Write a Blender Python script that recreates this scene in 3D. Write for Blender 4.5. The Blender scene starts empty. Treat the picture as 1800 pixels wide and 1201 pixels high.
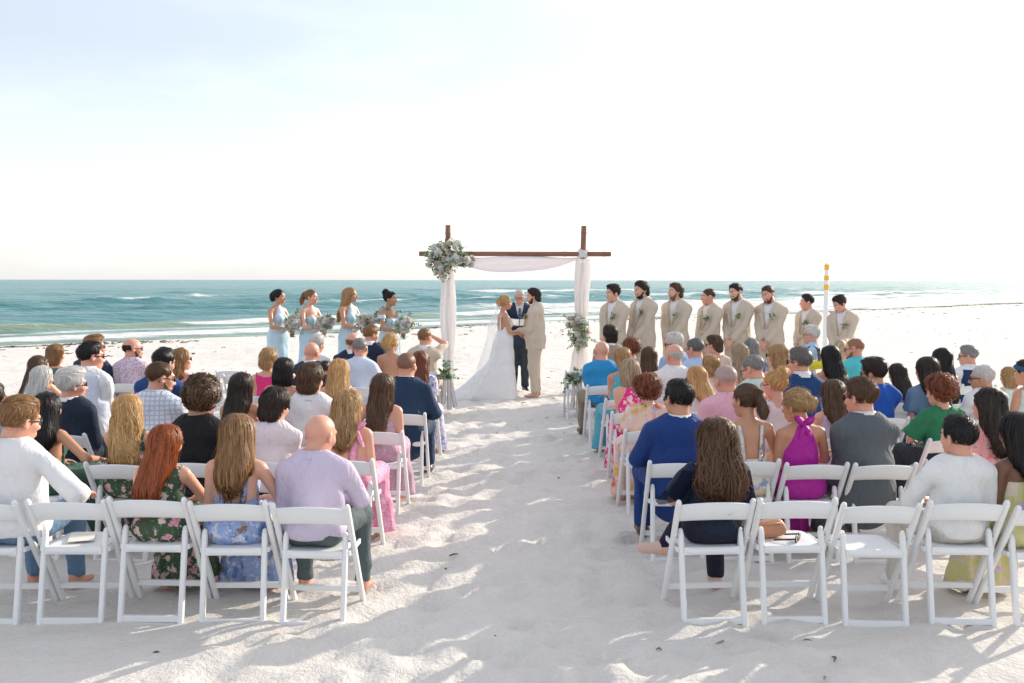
import bpy, math, random, time
import numpy as np
from mathutils import Vector, Matrix

T0 = time.time()
SC = bpy.context.scene
COL = SC.collection
rad = math.radians

# ------------------------------------------------------------------ camera, sky, sun, exposure
CAM_H, FPX = 1.95, 1700.0                     # lens height in metres; focal length in pixels of the 1800 px wide photograph
PITCH = math.atan((600.5 - 492.5) / FPX)
cam_d = bpy.data.cameras.new('camera'); cam = bpy.data.objects.new('camera', cam_d); COL.objects.link(cam)
cam_d.sensor_width = 36.0; cam_d.lens = 36.0 * FPX / 1800.0
cam_d.clip_start = 0.05; cam_d.clip_end = 60000
cam.location = (0, 0, CAM_H); cam.rotation_euler = (math.pi / 2 - PITCH, rad(-0.07), 0)
SC.camera = cam
SUN_AZ, SUN_EL = rad(52), rad(21)             # azimuth to the side of the view direction (+Y towards +X), elevation
sun_dir = Vector((math.sin(SUN_AZ) * math.cos(SUN_EL), math.cos(SUN_AZ) * math.cos(SUN_EL), math.sin(SUN_EL)))
world = bpy.data.worlds.new('World'); SC.world = world; world.use_nodes = True
wn = world.node_tree.nodes; wl = world.node_tree.links; wn.clear()
sky = wn.new('ShaderNodeTexSky'); sky.sky_type = 'NISHITA'; sky.sun_disc = False
sky.sun_elevation = SUN_EL; sky.sun_rotation = SUN_AZ
sky.altitude = 0; sky.air_density = 1.0; sky.dust_density = 2.0; sky.ozone_density = 1.0
bg = wn.new('ShaderNodeBackground'); bg.inputs['Strength'].default_value = 0.10
wo = wn.new('ShaderNodeOutputWorld')
hs_ = wn.new('ShaderNodeHueSaturation'); hs_.inputs['Saturation'].default_value = .85; wl.new(sky.outputs[0], hs_.inputs['Color']); tint = wn.new('ShaderNodeMix'); tint.data_type = 'RGBA'; tint.blend_type = 'MULTIPLY'; tint.inputs[0].default_value = 1; tint.inputs[7].default_value = (.54, .57, .61, 1); wl.new(hs_.outputs[0], tint.inputs[6])
# sea haze low on the horizon, and an added pale veil overhead to lift shade
wtc = wn.new('ShaderNodeTexCoord'); wsp = wn.new('ShaderNodeSeparateXYZ'); wl.new(wtc.outputs['Generated'], wsp.inputs[0])
hz = wn.new('ShaderNodeValToRGB'); wl.new(wsp.outputs[2], hz.inputs[0]); he = hz.color_ramp.elements; he[0].position = 0.0; he[0].color = (3.0, 3.0, 3.1, 1); he[1].position = .55; he[1].color = (2.6, 2.55, 2.5, 1)
for hp_, hv_ in ((.10, 2.5), (.22, 1.8), (.36, 2.3)): e_ = he.new(hp_); e_.color = (hv_, hv_ * .985, hv_ * .98, 1)
addh = wn.new('ShaderNodeMix'); addh.data_type = 'RGBA'; addh.blend_type = 'ADD'; addh.inputs[0].default_value = 1; wl.new(tint.outputs[2], addh.inputs[6]); wl.new(hz.outputs[0], addh.inputs[7]); cm = wn.new('ShaderNodeMapping'); cm.inputs['Scale'].default_value = (1.2, 1.2, 5.0); wl.new(wtc.outputs['Generated'], cm.inputs['Vector'])
cn = wn.new('ShaderNodeTexNoise'); cn.inputs['Scale'].default_value = 2.6; cn.inputs['Detail'].default_value = 6; cn.inputs['Roughness'].default_value = .6; wl.new(cm.outputs[0], cn.inputs['Vector'])
cr_ = wn.new('ShaderNodeValToRGB'); wl.new(cn.outputs[0], cr_.inputs[0]); cr_.color_ramp.elements[0].position = .50; cr_.color_ramp.elements[0].color = (0, 0, 0, 1); cr_.color_ramp.elements[1].position = .78; cr_.color_ramp.elements[1].color = (.6, .56, .52, 1)
addc = wn.new('ShaderNodeMix'); addc.data_type = 'RGBA'; addc.blend_type = 'ADD'; addc.inputs[0].default_value = 1; wl.new(addh.outputs[2], addc.inputs[6]); wl.new(cr_.outputs[0], addc.inputs[7]); wl.new(addc.outputs[2], bg.inputs['Color']); wl.new(bg.outputs[0], wo.inputs['Surface'])
sun_l = bpy.data.lights.new('sun', 'SUN'); sun_l.energy = 2.1; sun_l.angle = rad(0.6); sun_l.color = (1.0, 0.90, 0.76)
sun_o = bpy.data.objects.new('sun', sun_l); COL.objects.link(sun_o)
sun_o.rotation_euler = (-sun_dir).to_track_quat('-Z', 'Y').to_euler(); sun_o.location = (30, 25, 30)
SC.view_settings.view_transform = 'Standard'; SC.view_settings.look = 'None'
SC.view_settings.gamma = 1.0; SC.view_settings.use_curve_mapping = False
SC.view_settings.exposure = 1.24

def ray(u, v):
    dx, dz = (u - 900.0) / FPX, -(v - 600.5) / FPX
    c, s = math.cos(PITCH), math.sin(PITCH)
    return np.array([dx, c + dz * s, -s + dz * c])
def at_y(u, v, Y):                            # the point at distance Y seen at a photograph pixel
    r = ray(u, v); return np.array([0, 0, CAM_H]) + r * (Y / r[1])
def on_ground(u, v, z=0.0):
    r = ray(u, v); return np.array([0, 0, CAM_H]) + r * ((z - CAM_H) / r[2])

# ------------------------------------------------------------------ object helpers
def tag(o, label=None, cat=None, group=None, kind=None):
    if label: o['label'] = label
    if cat: o['category'] = cat
    if group: o['group'] = group
    if kind: o['kind'] = kind
    return o
def empty(name, loc=(0, 0, 0), rz=0.0):
    o = bpy.data.objects.new(name, None); COL.objects.link(o)
    o.location = loc; o.rotation_euler = (0, 0, rz); o.empty_display_size = 0.1
    return o
def link_mesh(name, me, parent=None, loc=None, rot=None, scale=None):
    o = bpy.data.objects.new(name, me); COL.objects.link(o); o.parent = parent
    if loc is not None: o.location = loc
    if rot is not None: o.rotation_euler = rot
    if scale is not None: o.scale = scale if hasattr(scale, '__len__') else (scale,) * 3
    return o
class MB:
    """collects triangles and quads with a material slot each, and vertex tones"""
    def __init__(s): s.v = []; s.f = []; s.m = []; s.t = []; s.n = 0; s.sm = []
    def add(s, V, F, mat=0, tone=None, smooth=True):
        V = np.asarray(V, float).reshape(-1, 3); F = np.asarray(F, int)
        if len(F) == 0: return s
        s.v.append(V); s.f.append(F + s.n); s.m.append(np.full(len(F), mat)); s.sm.append(np.full(len(F), smooth))
        s.t.append(np.zeros(len(V)) if tone is None else np.broadcast_to(np.asarray(tone, float), (len(V),)).copy()); s.n += len(V)
        return s
    def box(s, c, size, mat=0, R=None, smooth=False):
        q = np.array([[x, y, z] for x in (-.5, .5) for y in (-.5, .5) for z in (-.5, .5)]) * np.asarray(size)
        if R is not None: q = q @ np.asarray(R).T
        return s.add(q + np.asarray(c), [[0, 1, 3, 2], [4, 6, 7, 5], [0, 4, 5, 1], [2, 3, 7, 6], [0, 2, 6, 4], [1, 5, 7, 3]], mat, smooth=smooth)
    def bar(s, a, b, w, h, side=(1, 0, 0), mat=0, rnd=0.0, ends=True):
        """a beam from a to b, w wide along side and h thick, long edges chamfered"""
        a = np.asarray(a, float); b = np.asarray(b, float); d = (b - a) / np.linalg.norm(b - a)
        x = np.asarray(side, float); x = x - d * (x @ d); x /= np.linalg.norm(x); y = np.cross(d, x)
        r = max(rnd, 0.12 * min(w, h)); p = []
        for sx, sy in ((1, 1), (-1, 1), (-1, -1), (1, -1)):
            cs = [(sx * (w / 2), sy * (h / 2 - r)), (sx * (w / 2 - r * .3), sy * (h / 2 - r * .3)), (sx * (w / 2 - r), sy * (h / 2))]
            p += cs if sx * sy > 0 else cs[::-1]
        p = np.array(p); n = len(p)
        ring = lambda o, k: o + (p[:, :1] * k) * x + (p[:, 1:] * k) * y
        e = r * .6
        rings = [ring(a, (w - 2 * e) / w), ring(a + d * e, 1), ring(b - d * e, 1), ring(b, (w - 2 * e) / w)]
        V = np.concatenate(rings); F = []
        for k in range(3):
            for i in range(n): j = (i + 1) % n; F.append([k * n + i, k * n + j, (k + 1) * n + j, (k + 1) * n + i])
        s.add(V, F, mat, smooth=False)
        for k, o, fl in ((0, a, 1), (3, b, 0)):
            c = np.concatenate([rings[k], [o]]); t = [[i, (i + 1) % n, n] if not fl else [(i + 1) % n, i, n] for i in range(n)]
            s.add(c, t, mat, smooth=False)
        return s
    def tube(s, pts, radii, n=10, mat=0, cap=True, tone=None, sq=None):
        pts = np.asarray(pts, float); m = len(pts); radii = np.broadcast_to(np.asarray(radii, float), (m,))
        d = np.gradient(pts, axis=0); d /= np.linalg.norm(d, axis=1)[:, None] + 1e-9
        up = np.array([0, 0, 1.0]) if abs(d[0][2]) < .9 else np.array([1.0, 0, 0])
        V = []
        for i in range(m):
            x = np.cross(d[i], up); x /= np.linalg.norm(x) + 1e-9; y = np.cross(d[i], x); up = -y if False else up
            a = np.linspace(0, 2 * np.pi, n, endpoint=False)
            q = 1.0 if sq is None else sq
            V.append(pts[i] + radii[i] * (np.cos(a)[:, None] * x + q * np.sin(a)[:, None] * y))
        V = np.concatenate(V); F = [[k * n + i, k * n + (i + 1) % n, (k + 1) * n + (i + 1) % n, (k + 1) * n + i] for k in range(m - 1) for i in range(n)]
        s.add(V, F, mat, tone)
        if cap:
            for k in (0, m - 1):
                c = np.concatenate([V[k * n:(k + 1) * n], [pts[k]]]); s.add(c, [[i, (i + 1) % n, n] for i in range(n)], mat, tone if tone is None or np.isscalar(tone) else 0)
        return s
    def mesh(s, name, mats):
        me = bpy.data.meshes.new(name)
        if not s.v: return me
        V = np.concatenate(s.v).astype(np.float32)
        lt = np.concatenate([np.full(len(f), f.shape[1]) for f in s.f]); li = np.concatenate([f.ravel() for f in s.f])
        ls = np.concatenate([[0], np.cumsum(lt)[:-1]])
        me.vertices.add(len(V)); me.vertices.foreach_set('co', V.ravel())
        me.loops.add(len(li)); me.loops.foreach_set('vertex_index', li.astype(np.int32))
        me.polygons.add(len(lt)); me.polygons.foreach_set('loop_start', ls.astype(np.int32)); me.polygons.foreach_set('loop_total', lt.astype(np.int32))
        for m in mats: me.materials.append(m)
        me.polygons.foreach_set('material_index', np.concatenate(s.m).astype(np.int32))
        me.polygons.foreach_set('use_smooth', np.concatenate(s.sm).astype(bool))
        t = np.concatenate(s.t).astype(np.float32)
        if np.any(t): me.attributes.new('tone', 'FLOAT', 'POINT').data.foreach_set('value', t)
        me.update(calc_edges=True); me.validate()
        return me
    def build(s, name, mats, parent=None, **k):
        if not isinstance(mats, (list, tuple)): mats = [mats]
        return link_mesh(name, s.mesh(name, mats), parent, **k)

# ------------------------------------------------------------------ materials
MATS = {}
def nmat(name):
    m = bpy.data.materials.new(name); m.use_nodes = True; nt = m.node_tree
    b = nt.nodes['Principled BSDF']
    return m, nt, b
def nd(nt, t, ins=None, **kw):
    n = nt.nodes.new(t)
    for k, v in kw.items(): setattr(n, k, v)
    for k, v in (ins or {}).items():
        if hasattr(v, 'is_linked') or isinstance(v, bpy.types.NodeSocket): nt.links.new(v, n.inputs[k])
        else: n.inputs[k].default_value = v
    return n
def rgba(c): return (c[0], c[1], c[2], 1.0)
def ramp(nt, fac, stops, interp='LINEAR'):
    r = nt.nodes.new('ShaderNodeValToRGB'); nt.links.new(fac, r.inputs[0]); e = r.color_ramp.elements; r.color_ramp.interpolation = interp
    while len(e) < len(stops): e.new(0.5)
    for x, (p, c) in zip(e, stops): x.position = p; x.color = rgba(c) if hasattr(c, '__len__') else (c, c, c, 1)
    return r.outputs[0]
def mixc(nt, fac, a, b, mode='MIX'):
    n = nt.nodes.new('ShaderNodeMix'); n.data_type = 'RGBA'; n.blend_type = mode
    for k, v in ((0, fac), (6, a), (7, b)):
        if isinstance(v, bpy.types.NodeSocket): nt.links.new(v, n.inputs[k])
        else: n.inputs[k].default_value = v if k == 0 else rgba(v)
    return n.outputs[2]
def noise(nt, co, scale, detail=4, rough=.55, out=0, dist=0.0):
    n = nd(nt, 'ShaderNodeTexNoise', {'Scale': scale, 'Detail': detail, 'Roughness': rough, 'Distortion': dist}); nt.links.new(co, n.inputs['Vector']); return n.outputs[out]
def bump(nt, b, h, strength=.3, dist=.01):
    n = nd(nt, 'ShaderNodeBump', {'Strength': strength, 'Distance': dist, 'Height': h}); nt.links.new(n.outputs[0], b.inputs['Normal']); return n
def objco(nt): return nt.nodes.new('ShaderNodeTexCoord').outputs['Object']
def cached(f):
    def g(*a):
        k = (f.__name__,) + a
        if k not in MATS: MATS[k] = f(*a)
        return MATS[k]
    return g
@cached
def plain(name, col, rough=.6, var=.06, metal=0.0):
    m, nt, b = nmat(name); co = objco(nt)
    n = noise(nt, co, 9.0, 3); c = mixc(nt, n, tuple(x * (1 - var) for x in col), tuple(min(1, x * (1 + var)) for x in col))
    nt.links.new(c, b.inputs['Base Color']); b.inputs['Roughness'].default_value = rough; b.inputs['Metallic'].default_value = metal
    return m
@cached
def skin(col):
    m, nt, b = nmat('skin'); co = objco(nt)
    n = noise(nt, co, 14.0, 4); c = mixc(nt, n, (col[0] * .88, col[1] * .80, col[2] * .78), (min(1, col[0] * 1.08), col[1] * 1.08, col[2] * 1.08))
    fl = ramp(nt, noise(nt, co, 7.0, 5, .65), [(.48, 0.0), (.72, .55)]); c = mixc(nt, fl, c, (col[0] * .98, col[1] * .72, col[2] * .66)); fr = ramp(nt, noise(nt, co, 190.0, 2), [(.62, 0.0), (.72, .35)]); c = mixc(nt, fr, c, (col[0] * .7, col[1] * .55, col[2] * .5))
    nt.links.new(c, b.inputs['Base Color']); b.inputs['Roughness'].default_value = .42
    b.inputs['Subsurface Weight'].default_value = .12; b.inputs['Subsurface Radius'].default_value = (.012, .005, .003); b.inputs['Subsurface Scale'].default_value = 1.0
    bump(nt, b, noise(nt, co, 120.0, 2), .08, .003)
    return m
def cloth_bsdf(nt, b, co, rough, tl, basecol, wr=.35):
    """weave, soft creases, a little light through the cloth"""
    mp = nd(nt, 'ShaderNodeMapping', {'Scale': (7, 7, 3.2)}); nt.links.new(co, mp.inputs['Vector'])
    w = noise(nt, mp.outputs[0], 1.6, 3, .5, 0, 1.2); f = noise(nt, co, 260.0, 2)
    a = nd(nt, 'ShaderNodeMath', {0: f, 1: .04}, operation='MULTIPLY'); a2 = nd(nt, 'ShaderNodeMath', {0: w, 1: a.outputs[0]}, operation='ADD')
    bm = bump(nt, b, a2.outputs[0], wr * 1.6, .04)
    b.inputs['Roughness'].default_value = rough; b.inputs['Sheen Weight'].default_value = .03; b.inputs['Specular IOR Level'].default_value = .25
    if tl > 0:
        t = nd(nt, 'ShaderNodeBsdfTranslucent', {'Color': basecol}); ms = nd(nt, 'ShaderNodeMixShader', {0: tl})
        nt.links.new(b.outputs[0], ms.inputs[1]); nt.links.new(t.outputs[0], ms.inputs[2])
        nt.links.new(ms.outputs[0], nt.nodes['Material Output'].inputs['Surface'])
@cached
def fabric(col, rough=.75, tl=.06, wr=.4):
    m, nt, b = nmat('fabric'); co = objco(nt)
    n = noise(nt, co, 5.0, 3); c = mixc(nt, n, tuple(x * .92 for x in col), tuple(min(1, x * 1.05) for x in col))
    nt.links.new(c, b.inputs['Base Color']); cloth_bsdf(nt, b, co, rough, tl, c, wr)
    return m
@cached
def printed(base, cols, scale=26.0, dens=.32, leaf=None):
    """flower print: round blooms of two tones and small leaves on a ground colour"""
    m, nt, b = nmat('printed_fabric'); co = objco(nt)
    wob = noise(nt, co, scale * 1.5, 3, .6, 1); mx = nd(nt, 'ShaderNodeVectorMath', {0: wob, 1: (1.7 / scale,) * 3}, operation='MULTIPLY')
    ad = nd(nt, 'ShaderNodeVectorMath', {0: co, 1: mx.outputs[0]}, operation='ADD').outputs[0]
    v = nd(nt, 'ShaderNodeTexVoronoi', {'Scale': scale, 'Randomness': 1.0}); nt.links.new(ad, v.inputs['Vector'])
    sep = nd(nt, 'ShaderNodeSeparateColor'); nt.links.new(v.outputs['Color'], sep.inputs[0])
    pick = ramp(nt, sep.outputs[0], [(i / len(cols), c) for i, c in enumerate(cols)], 'CONSTANT')
    msk = ramp(nt, v.outputs['Distance'], [(dens * .9, 1), (dens * 1.15, 0)])
    ctr = ramp(nt, v.outputs['Distance'], [(dens * .18, 1), (dens * .5, 0)])
    g = base
    if leaf:
        v2 = nd(nt, 'ShaderNodeTexVoronoi', {'Scale': scale * 1.9}); nt.links.new(ad, v2.inputs['Vector'])
        g = mixc(nt, ramp(nt, v2.outputs['Distance'], [(.22, 1), (.30, 0)]), base, leaf)
    rim = ramp(nt, v.outputs['Distance'], [(dens * .55, 0), (dens * .8, .55)]); pick = mixc(nt, rim, pick, tuple(min(1, x * .5 + .42) for x in cols[0]))
    c = mixc(nt, msk, g, pick); c = mixc(nt, nd(nt, 'ShaderNodeMath', {0: ctr, 1: .45}, operation='MULTIPLY').outputs[0], c, tuple(min(1, x * 1.5 + .08) for x in cols[0]))
    nt.links.new(c, b.inputs['Base Color']); cloth_bsdf(nt, b, co, .7, .06, c)
    return m
@cached
def tiled(a, bcol, c3, scale=16.0):
    """small repeated ring motif"""
    m, nt, b = nmat('patterned_fabric'); co = objco(nt)
    v = nd(nt, 'ShaderNodeTexVoronoi', {'Scale': scale, 'Randomness': .12}); nt.links.new(co, v.inputs['Vector'])
    w = nd(nt, 'ShaderNodeMath', {0: v.outputs['Distance'], 1: 26.0}, operation='MULTIPLY'); s_ = nd(nt, 'ShaderNodeMath', {0: w.outputs[0]}, operation='SINE')
    c = ramp(nt, s_.outputs[0], [(0.0, a), (.42, bcol), (.75, c3)], 'CONSTANT')
    nt.links.new(c, b.inputs['Base Color']); cloth_bsdf(nt, b, co, .7, .06, c)
    return m
@cached
def checked(base, line, scale=60.0):
    m, nt, b = nmat('checked_fabric'); co = objco(nt)
    sp = nd(nt, 'ShaderNodeSeparateXYZ'); nt.links.new(co, sp.inputs[0]); ws = []
    for k in (0, 2):
        q = nd(nt, 'ShaderNodeMath', {0: sp.outputs[k], 1: scale * 6.28}, operation='MULTIPLY'); s_ = nd(nt, 'ShaderNodeMath', {0: q.outputs[0]}, operation='SINE')
        ws.append(ramp(nt, s_.outputs[0], [(.55, 0), (.75, 1)]))
    f = nd(nt, 'ShaderNodeMath', {0: ws[0], 1: ws[1]}, operation='MAXIMUM').outputs[0]
    c = mixc(nt, f, base, line); nt.links.new(c, b.inputs['Base Color']); cloth_bsdf(nt, b, co, .75, .06, c)
    return m
@cached
def hairmat(col, shine=.42):
    m, nt, b = nmat('hair'); co = objco(nt)
    at = nd(nt, 'ShaderNodeAttribute', attribute_name='tone')
    mp = nd(nt, 'ShaderNodeMapping', {'Scale': (130, 130, 9)}); nt.links.new(co, mp.inputs['Vector'])
    n = noise(nt, mp.outputs[0], 1.0, 3, .6); f = nd(nt, 'ShaderNodeMath', {0: n, 1: .55}, operation='MULTIPLY')
    f2 = nd(nt, 'ShaderNodeMath', {0: at.outputs['Fac'], 1: .62}, operation='MULTIPLY'); f3 = nd(nt, 'ShaderNodeMath', {0: f.outputs[0], 1: f2.outputs[0]}, operation='ADD')
    c = ramp(nt, f3.outputs[0], [(.15, tuple(x * .42 for x in col)), (.5, col), (.92, tuple(min(1, x * 1.65 + .015) for x in col))])
    nt.links.new(c, b.inputs['Base Color']); b.inputs['Roughness'].default_value = shine; b.inputs['Specular IOR Level'].default_value = .45
    b.inputs['Anisotropic'].default_value = .5
    bump(nt, b, n, .5, .004)
    t = nd(nt, 'ShaderNodeBsdfTranslucent', {'Color': c}); ms = nd(nt, 'ShaderNodeMixShader', {0: .38})
    nt.links.new(b.outputs[0], ms.inputs[1]); nt.links.new(t.outputs[0], ms.inputs[2]); nt.links.new(ms.outputs[0], nt.nodes['Material Output'].inputs['Surface'])
    return m
@cached
def sheer(col, alpha=.55, tl=.5):
    m, nt, b = nmat('sheer_cloth'); co = objco(nt)
    d = nd(nt, 'ShaderNodeBsdfDiffuse', {'Color': rgba(col)}); t = nd(nt, 'ShaderNodeBsdfTranslucent', {'Color': rgba(col)}); tr = nd(nt, 'ShaderNodeBsdfTransparent')
    n = noise(nt, co, 60.0, 2); bm = nd(nt, 'ShaderNodeBump', {'Strength': .15, 'Distance': .01, 'Height': n}); nt.links.new(bm.outputs[0], d.inputs['Normal'])
    a = nd(nt, 'ShaderNodeMixShader', {0: tl}); nt.links.new(d.outputs[0], a.inputs[1]); nt.links.new(t.outputs[0], a.inputs[2])
    e = nd(nt, 'ShaderNodeMixShader', {0: alpha}); nt.links.new(tr.outputs[0], e.inputs[1]); nt.links.new(a.outputs[0], e.inputs[2])
    nt.links.new(e.outputs[0], nt.nodes['Material Output'].inputs['Surface']); nt.nodes.remove(b)
    return m
@cached
def glassy(col, rough=.08):
    m, nt, b = nmat('lens'); b.inputs['Base Color'].default_value = rgba(col); b.inputs['Roughness'].default_value = rough; b.inputs['Specular IOR Level'].default_value = .8
    return m
@cached
def petal(col):
    m, nt, b = nmat('petal'); co = objco(nt); n = noise(nt, co, 40.0, 3)
    c = mixc(nt, n, tuple(x * .88 for x in col), col); nt.links.new(c, b.inputs['Base Color']); b.inputs['Roughness'].default_value = .6
    t = nd(nt, 'ShaderNodeBsdfTranslucent', {'Color': c}); ms = nd(nt, 'ShaderNodeMixShader', {0: .4})
    nt.links.new(b.outputs[0], ms.inputs[1]); nt.links.new(t.outputs[0], ms.inputs[2]); nt.links.new(ms.outputs[0], nt.nodes['Material Output'].inputs['Surface'])
    return m
@cached
def leafmat(a, bcol):
    m, nt, b = nmat('leaf'); at = nd(nt, 'ShaderNodeAttribute', attribute_name='tone')
    c = mixc(nt, at.outputs['Fac'], a, bcol); nt.links.new(c, b.inputs['Base Color']); b.inputs['Roughness'].default_value = .5
    t = nd(nt, 'ShaderNodeBsdfTranslucent', {'Color': c}); ms = nd(nt, 'ShaderNodeMixShader', {0: .3})
    nt.links.new(b.outputs[0], ms.inputs[1]); nt.links.new(t.outputs[0], ms.inputs[2]); nt.links.new(ms.outputs[0], nt.nodes['Material Output'].inputs['Surface'])
    return m

# ------------------------------------------------------------------ noise for terrain
def vnoise(x, y, seed=0):
    xi = np.floor(x).astype(np.int64); yi = np.floor(y).astype(np.int64); fx = x - xi; fy = y - yi
    fx = fx * fx * (3 - 2 * fx); fy = fy * fy * (3 - 2 * fy)
    def h(a, b):
        n = (a * 374761393 + b * 668265263 + seed * 1442695041) & 0xFFFFFFFF
        n = ((n ^ (n >> 13)) * 1274126177) & 0xFFFFFFFF
        return ((n ^ (n >> 16)) & 0xFFFF) / 65535.0
    return (h(xi, yi) * (1 - fx) + h(xi + 1, yi) * fx) * (1 - fy) + (h(xi, yi + 1) * (1 - fx) + h(xi + 1, yi + 1) * fx) * fy
def grow(a, b, d0, rate):                     # spacing that widens with distance
    r = [a]; d = d0
    while (r[-1] < b) if b > a else (r[-1] > b):
        r.append(r[-1] + (d if b > a else -d)); d *= rate
    return r
def grid_mesh(X, Y, Z, mask=None):
    ny, nx = Z.shape; V = np.stack([X, Y, Z], -1).reshape(-1, 3)
    i = np.arange(ny * nx).reshape(ny, nx); F = np.stack([i[:-1, :-1], i[:-1, 1:], i[1:, 1:], i[1:, :-1]], -1).reshape(-1, 4)
    return V, F

# ------------------------------------------------------------------ the shore: sand sheet and sea
SHN = np.array([-.69, .724])                  # horizontal direction from the wrack line out to sea
def shore(x, y): return SHN[0] * x + SHN[1] * (y - 41.0)
SEA_Z = -0.30
def base_h(x, y):
    s = shore(x, y)
    z = (vnoise(x * .5, y * .5, 3) - .5) * .05 + (vnoise(x * .16, y * .16, 4) - .5) * .06
    z = z * np.clip((s + 60) / -s.clip(None, -1e-3) if False else 1.0, 0, 1)
    drop = np.where(s > 0, -.055 * s, 0.0); drop = np.maximum(drop, -3.0)
    berm = .10 * np.exp(-((s + 2.5) / 3.0) ** 2)
    return np.where(s > 0, z * np.exp(-s / 3) + drop, z) + berm * np.where(s > 0, np.exp(-s), 1)
def build_ground():
    rng = np.random.default_rng(5)
    xs = list(np.arange(-4.2, 4.2, .066)); xs = grow(-4.2, -30, .066, 1.0145)[::-1][:-1] + xs + grow(4.2, 34, .066, 1.0145)
    xs = grow(xs[0], -400, .5, 1.25)[::-1][:-1] + xs + grow(xs[-1], 900, .5, 1.2)[1:]
    ys = grow(3.4, -60, .3, 1.4)[::-1][:-1] + list(np.arange(3.4, 12.5, .064)); ys = ys + grow(ys[-1], 46, .066, 1.0095)[1:]; ys = ys + grow(ys[-1], 1200, .35, 1.12)[1:]
    xs = np.array(xs); ys = np.array(ys); X, Y = np.meshgrid(xs, ys)
    Z = base_h(X, Y); S = shore(X, Y)
    dry = np.clip(-S / 3.0 + .3, 0, 1)
    L = np.zeros_like(Z)
    for w, a, sd in ((.95, .026, 11), (.42, .020, 12), (.21, .014, 13)):
        ang = sd; c, s_ = math.cos(ang), math.sin(ang); xr, yr = X * c - Y * s_, X * s_ + Y * c
        L += a * (vnoise(xr / w, yr / w, sd) - .5)
    for _ in range(13000):                     # footprints trodden all over the dry sand
        if _ < 2200: cx, cy = rng.uniform(-1.5, 1.6), rng.uniform(3.6, 17)
        else: cx, cy = rng.uniform(-26, 32), rng.uniform(3.6, 44)
        a = rng.uniform(0, math.pi); ln, wd, dp = rng.uniform(.10, .17), rng.uniform(.055, .10), rng.uniform(.007, .021)
        R = .45; i0, i1 = np.searchsorted(xs, (cx - R, cx + R)); j0, j1 = np.searchsorted(ys, (cy - R, cy + R))
        if i1 - i0 < 2 or j1 - j0 < 2: continue
        dx, dy = X[j0:j1, i0:i1] - cx, Y[j0:j1, i0:i1] - cy
        p = (dx * math.cos(a) + dy * math.sin(a)) / ln; q = (-dx * math.sin(a) + dy * math.cos(a)) / wd; r2 = p * p + q * q
        L[j0:j1, i0:i1] += dp * (-np.exp(-r2 * .9) + .55 * np.exp(-(np.sqrt(r2) - 1.55) ** 2 * 3.5))
    Z = Z + L * dry
    V, F = grid_mesh(X, Y, Z)
    o = MB().add(V, F).build('beach', sand_material()); tag(o, kind='structure')
    return xs, ys, Z
def sand_material():
    m, nt, b = nmat('sand'); co = objco(nt)
    geo = nd(nt, 'ShaderNodeNewGeometry'); sp = nd(nt, 'ShaderNodeSeparateXYZ'); nt.links.new(geo.outputs['Position'], sp.inputs[0])
    n1 = noise(nt, co, .9, 5); n2 = noise(nt, co, 14.0, 5); n3 = noise(nt, co, 420.0, 3)
    c = mixc(nt, n1, (.66, .625, .585), (.75, .72, .685)); c = mixc(nt, ramp(nt, n2, [(.35, .35), (.7, 0.0)]), c, (.64, .59, .535))
    c = mixc(nt, ramp(nt, n3, [(.30, .5), (.42, 0.0)]), c, (.40, .33, .26))
    # wet sand below the swash line, by height
    wn_ = nd(nt, 'ShaderNodeMath', {0: noise(nt, co, .35, 3), 1: .08}, operation='MULTIPLY'); zz = nd(nt, 'ShaderNodeMath', {0: sp.outputs[2], 1: wn_.outputs[0]}, operation='ADD')
    wet = ramp(nt, nd(nt, 'ShaderNodeMath', {0: zz.outputs[0], 1: .5}, operation='ADD').outputs[0], [(.36, 1), (.47, 0)])
    c = mixc(nt, wet, c, (.34, .30, .26)); nt.links.new(c, b.inputs['Base Color'])
    rg = ramp(nt, wet, [(0, .9), (1, .22)]); nt.links.new(rg, b.inputs['Roughness']); b.inputs['Specular IOR Level'].default_value = .3
    # lumps too far off to be meshed, ripples and grains
    a = nd(nt, 'ShaderNodeMath', {0: noise(nt, co, 3.2, 4, .6), 1: .7}, operation='MULTIPLY'); a2 = nd(nt, 'ShaderNodeMath', {0: noise(nt, co, 34.0, 5, .65), 1: .22}, operation='MULTIPLY')
    h = nd(nt, 'ShaderNodeMath', {0: a.outputs[0], 1: a2.outputs[0]}, operation='ADD'); dryf = nd(nt, 'ShaderNodeMath', {0: 1.0, 1: wet}, operation='SUBTRACT')
    h2 = nd(nt, 'ShaderNodeMath', {0: h.outputs[0], 1: dryf.outputs[0]}, operation='MULTIPLY'); bump(nt, b, h2.outputs[0], .85, .075)
    return m
GX, GY, GZ = build_ground()
def ground(x, y):
    i = int(np.clip(np.searchsorted(GX, x), 1, len(GX) - 1)); j = int(np.clip(np.searchsorted(GY, y), 1, len(GY) - 1))
    return float(GZ[max(j - 2, 0):j + 2, max(i - 2, 0):i + 2].mean())

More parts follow.
